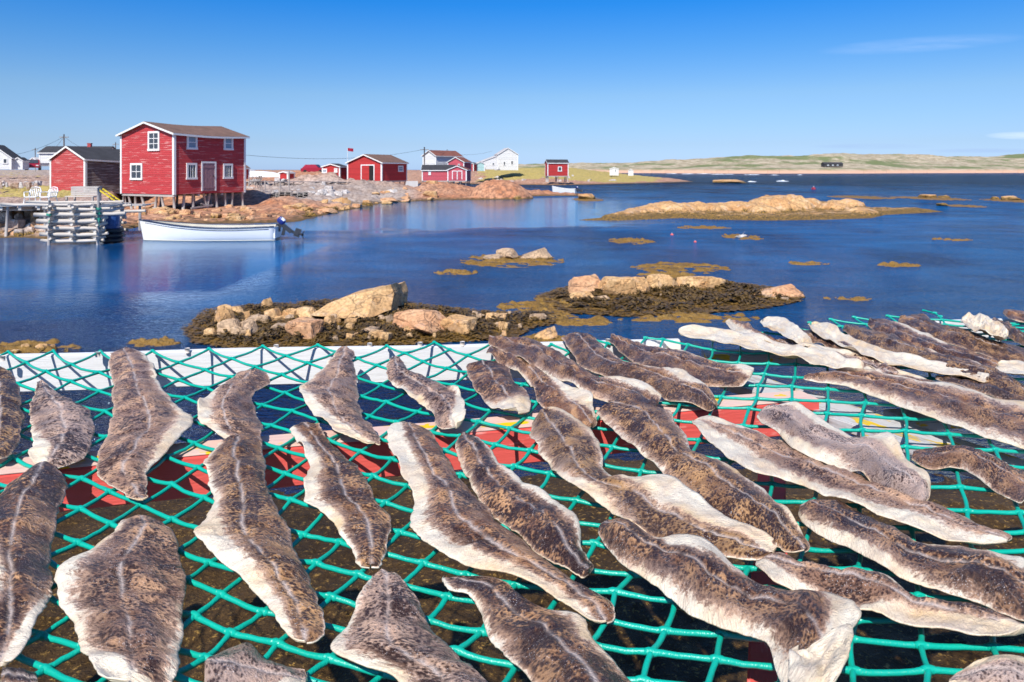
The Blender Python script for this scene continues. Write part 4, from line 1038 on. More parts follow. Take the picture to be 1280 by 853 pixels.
# ------------------------------------------------------------------ log crib at the water
def log(m, a, b, r0, seed):
    r_ = random.Random(seed); a = Vector(a); b = Vector(b); pts = []; rr = []
    for i in range(8):
        t_ = i / 7; p = a.lerp(b, t_) + Vector((0, r_.uniform(-.012, .012), r_.uniform(-.015, .015) - .03 * math.sin(t_ * 3.1))); pts.append(p); rr.append(r0 * (1.1 - .25 * t_) * r_.uniform(.94, 1.06))
    m.tube(pts, rr, 9)
def crib():
    Y0 = 28.6; s = Y0 / F
    o_ = PY(62, 303, Y0); o_.z = 0
    rt = empty('log_crib', o_, R(4), 'weathered log crib of stacked round poles standing in the water at the left', 'log crib')
    W = 60 * s; D = 1.7
    z = lambda py: CH - (py - HY) * s
    rows = [(301, -10, 66, .065), (293, -11, 70, .075), (284, -17, 67, .07), (276.5, -15, 67, .085), (268, -18, 92, .075), (260.5, -8, 74, .06), (255.5, -58, 64, .055)]
    for i, (py, x0, x1, r_) in enumerate(rows):
        m = MB(); zz = max(z(py), .08); log(m, (x0 * s, rnd.uniform(-.05, .05), zz), (x1 * s, rnd.uniform(-.05, .05), zz + rnd.uniform(-.05, .05)), r_, i); m.build('log', M['log'], rt, True)
        m = MB(); log(m, (x0 * s + rnd.uniform(-.2, .3), D, zz + .02), (x1 * s, D + .1, zz + .03), r_, i + 50); m.build('log', M['log'], rt, True)
        for xx in (3 * s, 58 * s, 30 * s):
            m = MB(); zc = zz + (.115 if i < 6 else -.09)
            log(m, (xx + rnd.uniform(-.1, .1), -.28 - rnd.uniform(0, .15), zc), (xx + rnd.uniform(-.1, .1) + .1, D + .25, zc + .02), .06, i * 7 + int(xx * 10)); m.build('log', M['log'], rt, True)
    for xx, top in ((1.5, 251), (60, 235)):
        m = MB(); log(m, (xx * s, -.14, -.25), (xx * s + .02, -.12, z(top)), .055, int(xx)); m.build('post', M['post'], rt, True)
    for xx, py in ((1.5, 269), (61, 262), (61, 275), (61, 268)):
        m = MB(); c_ = Vector((xx * s, -.13, z(py)))
        for k in range(3): m.tube([c_ + Vector((math.cos(a_) * .085, math.sin(a_) * .085, k * .03 + .01 * math.sin(a_ * 2))) for a_ in [j * .5236 for j in range(13)]], .014, 5, False)
        m.tube([c_ + Vector((.05, -.08, 0)), c_ + Vector((.08, -.1, -.16)), c_ + Vector((.04, -.09, -.3))], .012, 5)
        m.build('rope', M['rope_green'], rt, True)
crib()
b_ = PY(140, 300, 29.6); rt = empty('fish_barrel', (b_.x, b_.y, .0), 0, 'dark blue plastic drum with black tyres on its lower half beside the log crib', 'drum')
m = MB(); m.tube([(0, 0, .05), (0, 0, .12), (0, 0, 1.05), (0, 0, 1.12)], [.25, .29, .29, .26], 18); m.tube([(0, 0, .70), (0, 0, .74)], .31, 18); m.tube([(0, 0, .45), (0, 0, .49)], .31, 18); m.build('drum_body', M['blue_plastic'], rt, True)
m = MB()
for k in range(3):
    z_ = .1 + k * .2
    m.tube([(math.cos(a_) * .36, math.sin(a_) * .36, z_) for a_ in [j * 2 * math.pi / 20 for j in range(21)]], .09, 8, False)
m.build('tyre', M['black'], rt, True)

# dock planks along the shore, left
def dock():
    Y0 = 31.2; s = Y0 / F
    a = PY(-60, 257.5, Y0); b = PY(152, 256.5, Y0 + 1.2)
    L_ = (b - a).length; rz = math.atan2(b.y - a.y, b.x - a.x)
    rt = empty('dock', a, rz, 'long grey plank dock running along the top of the boulder wall', 'dock')
    for k in range(4):
        m = MB(); m.box((rnd.uniform(-.1, .1), .02 + k * .36, -.05), (L_ + rnd.uniform(-.3, .3), .34 + k * .36, .01 + .01 * (k % 2))); m.build('plank', M['oldplank'], rt)
    x = .3
    while x < L_: MB().box((x, .1, -.22), (x + .12, 1.4, -.052)).build('joist', M['log'], rt); x += .75
    x = .6
    while x < L_:
        MB().tube([(x, .2, -.05), (x + rnd.uniform(-.08, .08), .15, -1.5)], .06, 6).build('post', M['post'], rt, True); x += 1.5
    return rt
dock()
def gangway():
    a = PY(150, 256, 33); m = MB()
    rt = empty('walkway', (a.x, a.y, a.z), R(3), 'grey plank walkway leading from the dock to the rocks under the stage', 'walkway')
    for k in range(3): MB().box((-1.2, k * .3, -.06), (1.0, k * .3 + .27, 0)).build('plank', M['oldplank'], rt)
    MB().tube([(-1.0, .2, -.06), (-1.0, .2, -1.2)], .06, 6).build('post', M['post'], rt)
    MB().tube([(.8, .2, -.06), (.8, .2, -1.2)], .06, 6).build('post', M['post'], rt)
gangway()

# plastic garden chairs
def chair(px, py, Y, rz, label):
    q = PY(px, py, Y); rt = empty('garden_chair', q, rz, label, 'chair', 'plastic chairs on the dock')
    s = .44
    MB().box((-.24, -.22, .40), (.24, .24, .44)).build('seat', M['plastic'], rt)
    m = MB()
    n = 6
    for k in range(n):
        x = -.20 + .40 * k / (n - 1); m.bar((x, .22, .44), (x * 1.05, .34, .84 - .05 * abs(x) / .2), .035, .018, (0, 1, 0))
    m.tube([(-.25, .20, .44), (-.26, .30, .70), (-.2, .345, .85), (0, .36, .90), (.2, .345, .85), (.26, .30, .70), (.25, .20, .44)], .024, 6); m.build('backrest', M['plastic'], rt, True)
    for sx in (-1, 1):
        m = MB(); m.tube([(sx * .25, .3, .64), (sx * .29, .1, .66), (sx * .29, -.16, .65), (sx * .27, -.22, .58), (sx * .25, -.22, .42)], .024, 6); m.build('armrest', M['plastic'], rt, True)
        MB().tube([(sx * .24, -.21, .42), (sx * .28, -.27, 0)], .024, 6).build('leg', M['plastic'], rt, True)
        MB().tube([(sx * .23, .22, .42), (sx * .27, .33, 0)], .024, 6).build('leg', M['plastic'], rt, True)
    return rt
chair(40.5, 257, 35.2, R(8), 'white plastic garden chair nearer the left edge of the picture')
chair(60.5, 257, 35.2, R(-10), 'white plastic garden chair between its twin and the wooden bench')
z_ = PY(40, 257, 35.2).z
MB().box((PY(18, 257, 35).x, 32.7, z_ - .12), (PY(80, 257, 35).x, 36.4, z_)).build('chair_deck', M['oldplank'])
tag(bpy.data.objects['chair_deck'], 'grey plank deck under the two white plastic chairs', 'deck')
# wooden bench / splitting table
def table():
    q = PY(88, 256, 36.5); s = 36.5 / F; rt = empty('splitting_table', q, R(-4), 'grey weathered splitting table with a boxed back in front of the faded barn', 'table')
    m = MB()
    for k in range(4): m.bar((0, .05 + .0 * k, .52 + k * .11), (1.4, .12, .52 + k * .11), .03, .10)
    m.build('back_panel', M['oldplank'], rt)
    MB().box((-.05, -.35, .40), (1.45, .10, .45)).build('tabletop', M['log'], rt)
    MB().box((-.03, .14, .88), (1.43, .40, .92)).build('shelf', M['oldplank'], rt)
    for x in (.02, 1.38):
        for y in (-.3, .3): MB().box((x - .04, y - .04, -.05), (x + .04, y + .04, .40 if y < 0 else .88)).build('leg', M['post'], rt)
table()
q = PY(122, 258, 35.5); rt = empty('step_ladder', q, R(-10), 'yellow painted ladder leaning between the splitting table and the stage', 'ladder')
m = MB(); m.bar((0, 0, .85), (.9, .1, .25), .05, .06); m.bar((0, .35, .85), (.9, .45, .25), .05, .06); m.build('rail', M['yellow'], rt)
m = MB()
for k in range(5): a_ = .08 + k * .18; m.bar((a_, 0, .85 - a_ * .66), (a_, .4, .85 - a_ * .66), .03, .03)
m.build('rung', M['yellow'], rt)
MB().tube([(0, .15, .9), (0, .15, 0)], .035, 6).build('prop', M['post'], rt); MB().tube([(.5, .2, .5), (.52, .2, -.1)], .035, 6).build('prop', M['post'], rt)
# railing / flake poles between the sheds
def rails():
    for i, (px, py0, py1, Y) in enumerate([(361, 214, 243, 62), (331, 226, 240, 64), (350, 226, 240, 64), (311, 226, 238, 62)]):
        MB().tube([PY(px, py1, Y), PY(px + .3, py0, Y)], .06, 6).build('fence_post', M['post'])
    for o in bpy.data.objects:
        if o.name.startswith('fence_post'): tag(o, 'grey wooden post on the rocks between the big stage and the open shed', 'post', 'posts on the rocks between the sheds')
    rt = empty('fish_flake', PY(308, 226.5, 66), 0, 'old grey pole platform on thin posts running to the open red shed', 'platform')
    o0 = rt.location
    for k in range(3):
        a = PY(308, 226.8, 66 + k * 1.2) - o0; b = PY(438, 228, 78 + k * 1.2) - o0
        m = MB(); m.bar(a, b, .5, .07); m.build('plank', M['oldplank'], rt)
    for k in range(12):
        t_ = k / 11; a = PY(308 + 130 * t_, 227.5, 66 + 12 * t_) - o0
        MB().tube([a, a + Vector((rnd.uniform(-.1, .1), 0, -1.2))], .05, 6).build('post', M['post'], rt, True)
rails()
# brushwood / dark lobster pots by the stage
def pot(px, Y, n):
    X_ = (px - HX) / F * Y; z = ground(X_, Y)
    rt = empty('lobster_pot', (X_, Y, z - .03), rnd.uniform(-.5, .5), 'dark round topped lobster pot lying on the rocks beyond the big stage', 'lobster pot', 'lobster pots on the rocks')
    m = MB()
    for x in (-.45, 0, .45): m.tube([(x, math.cos(a_) * .28, math.sin(a_) * .42) for a_ in [j * math.pi / 8 for j in range(9)]], .025, 5)
    for j in range(8): a_ = j * math.pi / 7; m.bar((-.47, math.cos(a_) * .29, math.sin(a_) * .43), (.47, math.cos(a_) * .29, math.sin(a_) * .43), .05, .02)
    m.build('frame', M['post'], rt)
    MB().tube([(-.4, 0, .17), (.4, 0, .17)], .2, 10).build('netting', M['black'], rt, True)
for px, Y in ((345, 57), (351, 57.5), (357, 57), (348, 59), (372, 60), (378, 61)): pot(px, Y, 0)
# dead shrub by the stage
def shrub():
    X_ = (324 - HX) / F * 60; z = ground(X_, 60); m = MB(); r_ = random.Random(4)
    def br(p, d, l, r0, n):
        e = p + d * l; m.tube([p, p.lerp(e, .5) + Vector((r_.uniform(-.04, .04), 0, .02)), e], [r0, r0 * .8, r0 * .6], 5)
        if n:
            for _ in range(3): br(e, (d + Vector((r_.uniform(-.7, .7), r_.uniform(-.5, .5), r_.uniform(-.2, .5)))).normalized(), l * .7, r0 * .6, n - 1)
    for k in range(4): br(Vector((X_ + k * .15 - .2, 60, z - .1)), Vector((r_.uniform(-.5, .5), 0, 1)).normalized(), .55, .035, 3)
    o = m.build('dead_shrub', M['post'], None, True); tag(o, 'bare brown shrub on the rocks right of the big stage', 'shrub')
shrub()

# ------------------------------------------------------------------ utility poles, wires, flag, car
def upole(px, top, bot, Y, label, arm=True):
    a = PY(px, bot, Y); h = (bot - top) * Y / F
    rt = empty('utility_pole', (a.x, a.y, a.z), 0, label, 'utility pole', 'utility poles')
    MB().tube([(0, 0, -.3), (0, 0, h)], [.14, .10], 8).build('pole', M['utility'], rt, True)
    if arm: MB().box((-.75, -.06, h - .55), (.75, .06, h - .42)).build('crossarm', M['utility'], rt)
    return Vector((a.x, a.y, a.z + h - .4))
u1 = upole(80, 168, 212, 120, 'utility pole rising behind the black roof of the faded barn')
u2 = upole(530.5, 184, 226, 130, 'utility pole in front of the white house with the brown roof')
u3 = upole(144.5, 178, 212, 170, 'distant utility pole just left of the big stage')
u4 = upole(44, 185, 214, 190, 'thin distant utility pole left of the faded barn')
u5 = upole(559, 187, 214, 190, 'short distant utility pole behind the brown roofed house')
def wire(a, b, sag, label):
    m = MB(); pts = []
    for i in range(25):
        t_ = i / 24; p = a.lerp(b, t_); p.z -= sag * 4 * t_ * (1 - t_); pts.append(p)
    m.tube(pts, .022, 5); o = m.build('power_line', M['black']); tag(o, label, 'wire')
wire(u1, PY(-40, 196, 100), 1.2, 'power line falling left from the pole behind the barn')
wire(u1, u3, 2.0, 'power line running right from the pole behind the barn to the stage')
wire(u2, PY(306, 194, 90), 1.0, 'power line crossing the sky from the stage to the pole at the white house')
wire(u2, u5 + Vector((12, 0, 0)), 1.0, 'power line running right from the pole at the white house')
wire(u4, u1, 2.0, 'faint power line from the thin distant pole to the pole behind the barn')
q = PY(434.5, 226, 110); rt = empty('flag_pole', q, 0, 'thin white pole with a small red and white flag behind the open shed', 'flag pole')
hh = 41 * 110 / F
MB().tube([(0, 0, 0), (0, 0, hh)], .03, 6).build('pole', M['plastic'], rt)
m = MB(); m.add([(.03 + i * .14, .05 * math.sin(i * 1.3), hh - j * .16 - .05 * i * .4) for i in range(7) for j in range(4)], [(i*4+j, (i+1)*4+j, (i+1)*4+j+1, i*4+j+1) for i in range(6) for j in range(3)])
m.build('flag', M['red_paint'], rt)
def car(px, py, Y, rz, label, mat):
    q = PY(px, py, Y); rt = empty('parked_car', q, rz, label, 'car')
    prof_ = [(-2.1, .35), (-2.15, .85), (-1.9, .95), (-1.4, 1.5), (.3, 1.52), (.95, 1.0), (1.9, .85), (2.1, .6), (2.1, .35)]
    n = len(prof_)
    v = [(x, -.85 + (.12 if z > 1.1 else 0), z) for x, z in prof_] + [(x, .85 - (.12 if z > 1.1 else 0), z) for x, z in prof_]
    link('body', v, [tuple(range(n)), tuple(reversed(range(n, 2 * n)))] + [((i + 1) % n, i, i + n, (i + 1) % n + n) for i in range(n)], M[mat], rt)
    MB().add([(-1.75, -.80, 1.0), (.75, -.80, 1.0), (.25, -.745, 1.44), (-1.35, -.745, 1.44)], [(0, 1, 2, 3)]).build('window', M['glass'], rt)
    MB().add([(1.0, -.7, 1.03), (1.0, .7, 1.03), (.37, .62, 1.5), (.37, -.62, 1.5)], [(0, 1, 2, 3)]).build('windscreen', M['glass'], rt)
    for x in (-1.35, 1.3):
        for y in (-.8, .8): MB().tube([(x, y - .1, .33), (x, y + .1, .33)], .33, 14).build('wheel', M['black'], rt)
    for y in (-.6, .6): MB().box((2.08, y - .15, .6), (2.13, y + .15, .75)).build('headlight', M['plastic'], rt)
car(41.5, 213, 104, R(-60), 'dark red car parked left of the faded barn', 'red_paint')
car(463, 217, 0, 0, '', 'red_paint') if False else None
car(394, 217.5, 118, R(-10), 'red car parked on the rise left of the bright red lean-to', 'red_paint')
# upturned white boat hull on the rocks
def upturned():
    q = PY(331, 221.5, 88); rt = empty('upturned_boat', q, R(-8), 'white boat hull lying upside down near the tiny red shed', 'boat')
    n = 14; v = []; k_ = 7
    for i in range(n + 1):
        t_ = i / n; w = .75 * math.sin(math.pi * min(1, .12 + t_ * .88)) ** .6; h = .75 * (1 - .5 * t_ ** 3)
        for k in range(k_): a_ = math.pi * k / (k_ - 1); v.append((-2.1 + 4.2 * t_, math.cos(a_) * w, math.sin(a_) * h))
    f = [(i*k_+k, (i+1)*k_+k, (i+1)*k_+k+1, i*k_+k+1) for i in range(n) for k in range(k_ - 1)] + [tuple(range(k_)), tuple(reversed(range(n*k_, n*k_+k_)))]
    link('hull', v, f, M['hull'], rt, True)
    MB().bar((-2.0, 0, .76), (2.0, 0, .45), .06, .05).build('keel', M['navy'], rt)
upturned()
# mooring buoys and surf
for px, py, r_, mat, l in ((1017, 237, .35, 'red_paint', 'pink and white mooring buoy floating beyond the islet'),(840, 294, .07, 'beam_red', 'tiny orange float on the water near the middle'),(869, 303, .06, 'beam_red', 'second tiny orange float beside a weed patch')):
    q = P(px, py); rt = empty('mooring_buoy', q, 0, l, 'buoy')
    MB().tube([(0, 0, -r_ * .6), (0, 0, -r_ * .2), (0, 0, r_ * .3), (0, 0, r_ * .8), (0, 0, r_)], [r_ * .5, r_ * .95, r_, r_ * .6, r_ * .2], 12).build('float', M[mat], rt, True)
    MB().tube([(0, 0, r_), (0, 0, r_ * 1.4)], r_ * .15, 6).build('eye', M['plastic'], rt)
foam = m_plain('sea_foam', (.85, .87, .9), .7)
V, Fc = [], []
for px, py, w_, in ((905, 218.2, 26), (860, 217.8, 18), (940, 218.8, 20), (968, 219.2, 10), (978, 227, 16), (940, 227.6, 10), (840, 217.5, 14), (880, 217.6, 20), (895, 218.3, 12), (1000, 219.0, 6)):
    q = P(px, py); s = q.y / F; n = 14; b0 = len(V)
    for i in range(n + 1):
        t_ = i / n; wv = math.sin(math.pi * t_) ** .7; x = q.x + (t_ - .5) * w_ * s; hgt = .35 * wv * rnd.uniform(.3, 1.1)
        V += [(x, q.y - 1.2 * wv - rnd.uniform(0, 1), .01), (x, q.y, .02 + hgt), (x, q.y + 2 * wv, .01)]
    for i in range(n):
        for k in range(2): Fc.append((b0 + i*3+k, b0 + (i+1)*3+k, b0 + (i+1)*3+k+1, b0 + i*3+k+1))
o = link('surf_foam', V, Fc, foam, None, True); tag(o, 'white surf breaking in short lines off the far shore', 'surf', kind='stuff')
# ------------------------------------------------------------------ the fish flake: boards and beams under the net
def beam(name, a, b, w, h, mat, label, cat='board', seg=1):
    """board from a to b (centre of its top face), w wide, h deep"""
    a = Vector(a); b = Vector(b); d = b - a; L_ = d.length; rz = math.atan2(d.y, d.x)
    bm = bmesh.new(); bmesh.ops.create_cube(bm, size=1)
    for v in bm.verts: v.co = Vector((v.co.x * L_, v.co.y * w, v.co.z * h - h / 2))
    bmesh.ops.subdivide_edges(bm, edges=[e for e in bm.edges if abs(e.verts[0].co.x - e.verts[1].co.x) > .1], cuts=24)
    bmesh.ops.bevel(bm, geom=[e for e in bm.edges if len(e.link_faces) == 2 and e.calc_face_angle() > .5], offset=.004, segments=2, affect='EDGES')
    for v in bm.verts:
        n = mn.noise(Vector((v.co.x * 1.2, v.co.y * 3 + a.x, v.co.z * 3))) ; v.co.y += n * .006; v.co.z += n * .004
    me = bpy.data.meshes.new(name); bm.to_mesh(me); bm.free(); me.materials.append(M[mat])
    o = bpy.data.objects.new(name, me); COL.objects.link(o); o.location = (a + b) / 2
    o.rotation_euler = (0, math.asin((a.z - b.z) / L_), rz)
    return tag(o, label, cat)
def N(px, py, dz=0): return P(px, py, NETZ + dz)
wa, wb = N(-60, 445, -.008), N(850, 424.5, -.008)
beam('edge_board', wa, wb, .035, .150, 'beam_white', 'white painted board standing on edge along the far side of the green net')
ra, rb = N(-120, 596, -.02), N(1012, 495, -.02)
red = beam('cross_beam', ra, rb, .105, .108, 'beam_red', 'red painted beam with a worn cream top crossing under the green net', 'beam')
d_ = (rb - ra); 
top = beam('top_face', ra + Vector((0, 0, .006)), rb + Vector((0, 0, .006)), .101, .006, 'beam_cream', None, None)
mw = top.matrix_basis.copy(); top.parent = red; bpy.context.view_layer.update(); top.matrix_parent_inverse = red.matrix_basis.inverted(); 
for k in ('label', 'category'):
    if k in top: del top[k]
beam('side_rail', N(800, 430, -.05), N(1420, 636, -.05), .17, .035, 'beam_grey', 'wide worn whitish board running down the right side of the flake under the net', 'board')
beam('long_beam', (.80, 2.22, NETZ - .135), (.30, .85, NETZ - .135), .075, .10, 'beam_red', 'red beam running towards the camera below the near part of the net', 'beam')
beam('edge_board', N(1150, 402, -.02), N(1420, 394, -.02), .04, .12, 'beam_white', 'white painted board along the far edge below the pile of fish at the right', 'board')
beam('support_board', N(880, 440, -.05), N(1460, 440, -.05), .10, .05, 'beam_grey', 'worn board under the far end of the fish pile at the right', 'board')
beam('support_board', N(1120, 520, -.09), N(1500, 500, -.09), .14, .03, 'beam_grey', 'pale board below the long fish at the right edge', 'board')
for i, (x, y, z) in enumerate([(wa.x - .3, wa.y, wa.z - .15), (-1.75, 1.72, NETZ - .14), (2.9, 3.3, NETZ - .14), (1.60, 1.35, NETZ - .1), (.33, .95, NETZ - .24)]):
    o = MB().tube([(x, y, z), (x, y, -.2)], [.05, .06], 10).build('flake_leg', M['post'], None, True)
    tag(o, 'round wooden leg standing in the weed under the fish flake', 'post', 'legs of the fish flake')

# ------------------------------------------------------------------ green net: strand directions measured in the photo, integrated to one lattice
dirs = [(75,466,28,11,31,-14),(130,455,30,11,32,-13),(238,462,28,9.5,30,-13),(323,461,30,9.5,30,-12.5),(355,505,33,9,30,-14),(103,605,44,15,46,-19),(150,640,44,16,44,-19),(95,700,44,17,44,-20),
        (250,600,42,14,36,-20),(395,695,52,13,30,-30),(380,790,52,15,33,-32),(100,800,48,17,44,-24),(300,840,56,17,38,-34),(480,640,48,11,28,-26),(455,510,34,8,28,-14),(560,470,32,8,24,-13),(620,560,42,9,22,-20),
        (650,590,46,10,19,-23),(790,739,64,9.5,14,-27),(700,750,62,10,18,-28),(855,800,80,9,11,-30),(600,820,66,12,24,-34),(770,560,48,7,12,-21),(960,620,58,4,5,-25),(1030,509,49,0,1.5,-18.5),(1080,523,49,-1,-1.5,-18.8),(1130,541,52,-1,-4,-19.5),
        (1202,633,64,1,-5,-25),(1120,792,88,0,-5,-29),(1225,818,96,2,-8,-30),(950,450,36,4,4,-13),(850,440,32,6,8,-12),(1250,560,56,3,-6,-21),(1270,460,44,2,-6,-13),(1100,700,72,1,-4,-27),(940,520,46,2,5,-18),(-20,600,44,17,46,-21),(-60,500,34,14,36,-17),(-40,800,50,19,46,-26),(1330,640,66,2,-8,-26)]
def basis(x, y):
    x = (x - .2) / 1.6; y = (y - 1.9) / 1.1; r = []
    for i in range(6):
        for j in range(6 - i): r.append(x ** i * y ** j)
    return r
def gbasis(x, y):
    xx = (x - .2) / 1.6; yy = (y - 1.9) / 1.1; gx = []; gy = []
    for i in range(6):
        for j in range(6 - i):
            gx.append((i * xx ** (i - 1) if i else 0) * yy ** j / 1.6); gy.append(xx ** i * (j * yy ** (j - 1) if j else 0) / 1.1)
    return np.array(gx), np.array(gy)
rows, bp, bq = [], [], []
for px, py, ax, ay, bx, by in dirs:
    c0 = N(px - ax / 2, py - ay / 2); c1 = N(px + ax / 2, py + ay / 2); e0 = N(px - bx / 2, py - by / 2); e1 = N(px + bx / 2, py + by / 2); c = N(px, py)
    gx, gy = gbasis(c.x, c.y)
    for d0, d1, vp, vq in ((c0, c1, 1, 0), (e0, e1, 0, 1)):
        D = d1 - d0; L_ = D.length
        rows.append((gx * D.x + gy * D.y)); bp.append(vp); bq.append(vq)
A_ = np.array(rows); lam = np.eye(A_.shape[1]) * .02
sol = lambda b: np.linalg.lstsq(np.vstack([A_, lam]), np.concatenate([b, np.zeros(A_.shape[1])]), rcond=None)[0]
cp, cq = sol(np.array(bp)), sol(np.array(bq))
anc = N(31, 454); b0 = np.array(basis(anc.x, anc.y)); cp[0] -= b0 @ cp; cq[0] -= b0 @ cq
def solve(p, q, g):
    x, y = g
    for _ in range(14):
        b = np.array(basis(x, y)); gx, gy = gbasis(x, y)
        J = np.array([[gx @ cp, gy @ cp], [gx @ cq, gy @ cq]]); r = np.array([p - b @ cp, q - b @ cq])
        if abs(np.linalg.det(J)) < 1e-3: return None
        s_ = np.linalg.solve(J, r); n_ = np.hypot(*s_); s_ = s_ * min(1, .15 / (n_ + 1e-9)); x += s_[0]; y += s_[1]
        if n_ < 1e-5: return (x, y) if abs(x) < 3.6 and .3 < y < 4.6 else None
    return None
nodes = {(0, 0): (anc.x, anc.y)}; todo = [(0, 0)]
far_edge = lambda x: (wa.y + (wb.y - wa.y) * (x - wa.x) / (wb.x - wa.x) + .0) if x < .78 else 3.18 + (x - .78) * .42
def inside(x, y): return .62 < y < far_edge(x) + .10 and -2.6 < x < 3.0
while todo:
    k = todo.pop(0)
    for dp, dq in ((1, 0), (-1, 0), (0, 1), (0, -1)):
        kk = (k[0] + dp, k[1] + dq)
        if kk in nodes: continue
        s_ = solve(kk[0], kk[1], nodes[k])
        if s_ and inside(*s_): nodes[kk] = s_; todo.append(kk)
        else: nodes[kk] = None if not s_ or not inside(*s_) else s_
    if len(nodes) > 9000: break
nodes = {k: v for k, v in nodes.items() if v}
NP = {}
for k, (x, y) in nodes.items():
    hsh = random.Random(k[0] * 7919 + k[1] * 104729)
    ye = far_edge(x)
    if y > ye - .01: y = ye - .005 if x < .8 else y      # hooked over the far board
    NP[k] = Vector((x + hsh.uniform(-.006, .006), y + hsh.uniform(-.006, .006) * (y < ye - .03), NETZ + .004 + (hsh.uniform(-.006, .004) - .010 * abs(math.sin(x * 1.7 + y * 2.3))) * (y < ye - .05)))
print('net nodes', len(NP))
m = MB()
done = 0
def strand(a, b, seed):
    r_ = random.Random(seed); d = b - a; L_ = d.length
    if L_ > .5: return
    n = 5; pts = []; rr = []
    side = Vector((-d.y, d.x, 0)).normalized() * r_.uniform(-.03, .03) * L_
    for i in range(n + 1):
        t_ = i / n; p = a.lerp(b, t_) + side * math.sin(math.pi * t_) + Vector((0, 0, -.0022 * math.sin(math.pi * t_) * (L_ / .12) + r_.uniform(-.001, .001)))
        pts.append(p); rr.append(.0047 * (1 + .22 * (abs(t_ - .5) * 2) ** 3) * (1 + r_.uniform(-.06, .06)))
    m.tube(pts, rr, 7, False)
for k, a in NP.items():
    for dk in ((1, 0), (0, 1)):
        b = NP.get((k[0] + dk[0], k[1] + dk[1]))
        if b is not None: strand(a, b, k[0] * 31 + k[1] * 17 + dk[0])
    r_ = random.Random(k[0] * 3 + k[1] * 5)
    nb = NP.get((k[0] + 1, k[1])) or NP.get((k[0] - 1, k[1]))
    if nb is not None:
        d = (nb - a).normalized() * .011; m.tube([a - d, a - d * .4, a + d * .4, a + d], [.0048, .0070, .0070, .0048], 7)
net = m.build('fishing_net', M['net'], None, True)
tag(net, 'green twine fishing net stretched flat over the flake and carrying the split fish', 'fishing net')
# pegs that hold the net on the far board
for px in (3, 122, 234, 345, 462, 578, 652, 760, 340 + 185):
    q = N(px, np.interp(px, [0, 330, 850], [447, 433, 424]) + .5)
    o = MB().tube([(q.x, q.y - .0, NETZ - .012), (q.x, q.y, NETZ + .007)], [.010, .011], 8).build('net_peg', M['nail'], None, True)
    tag(o, 'small pale peg holding the green net on the white edge board', 'peg', 'pegs along the white edge board')

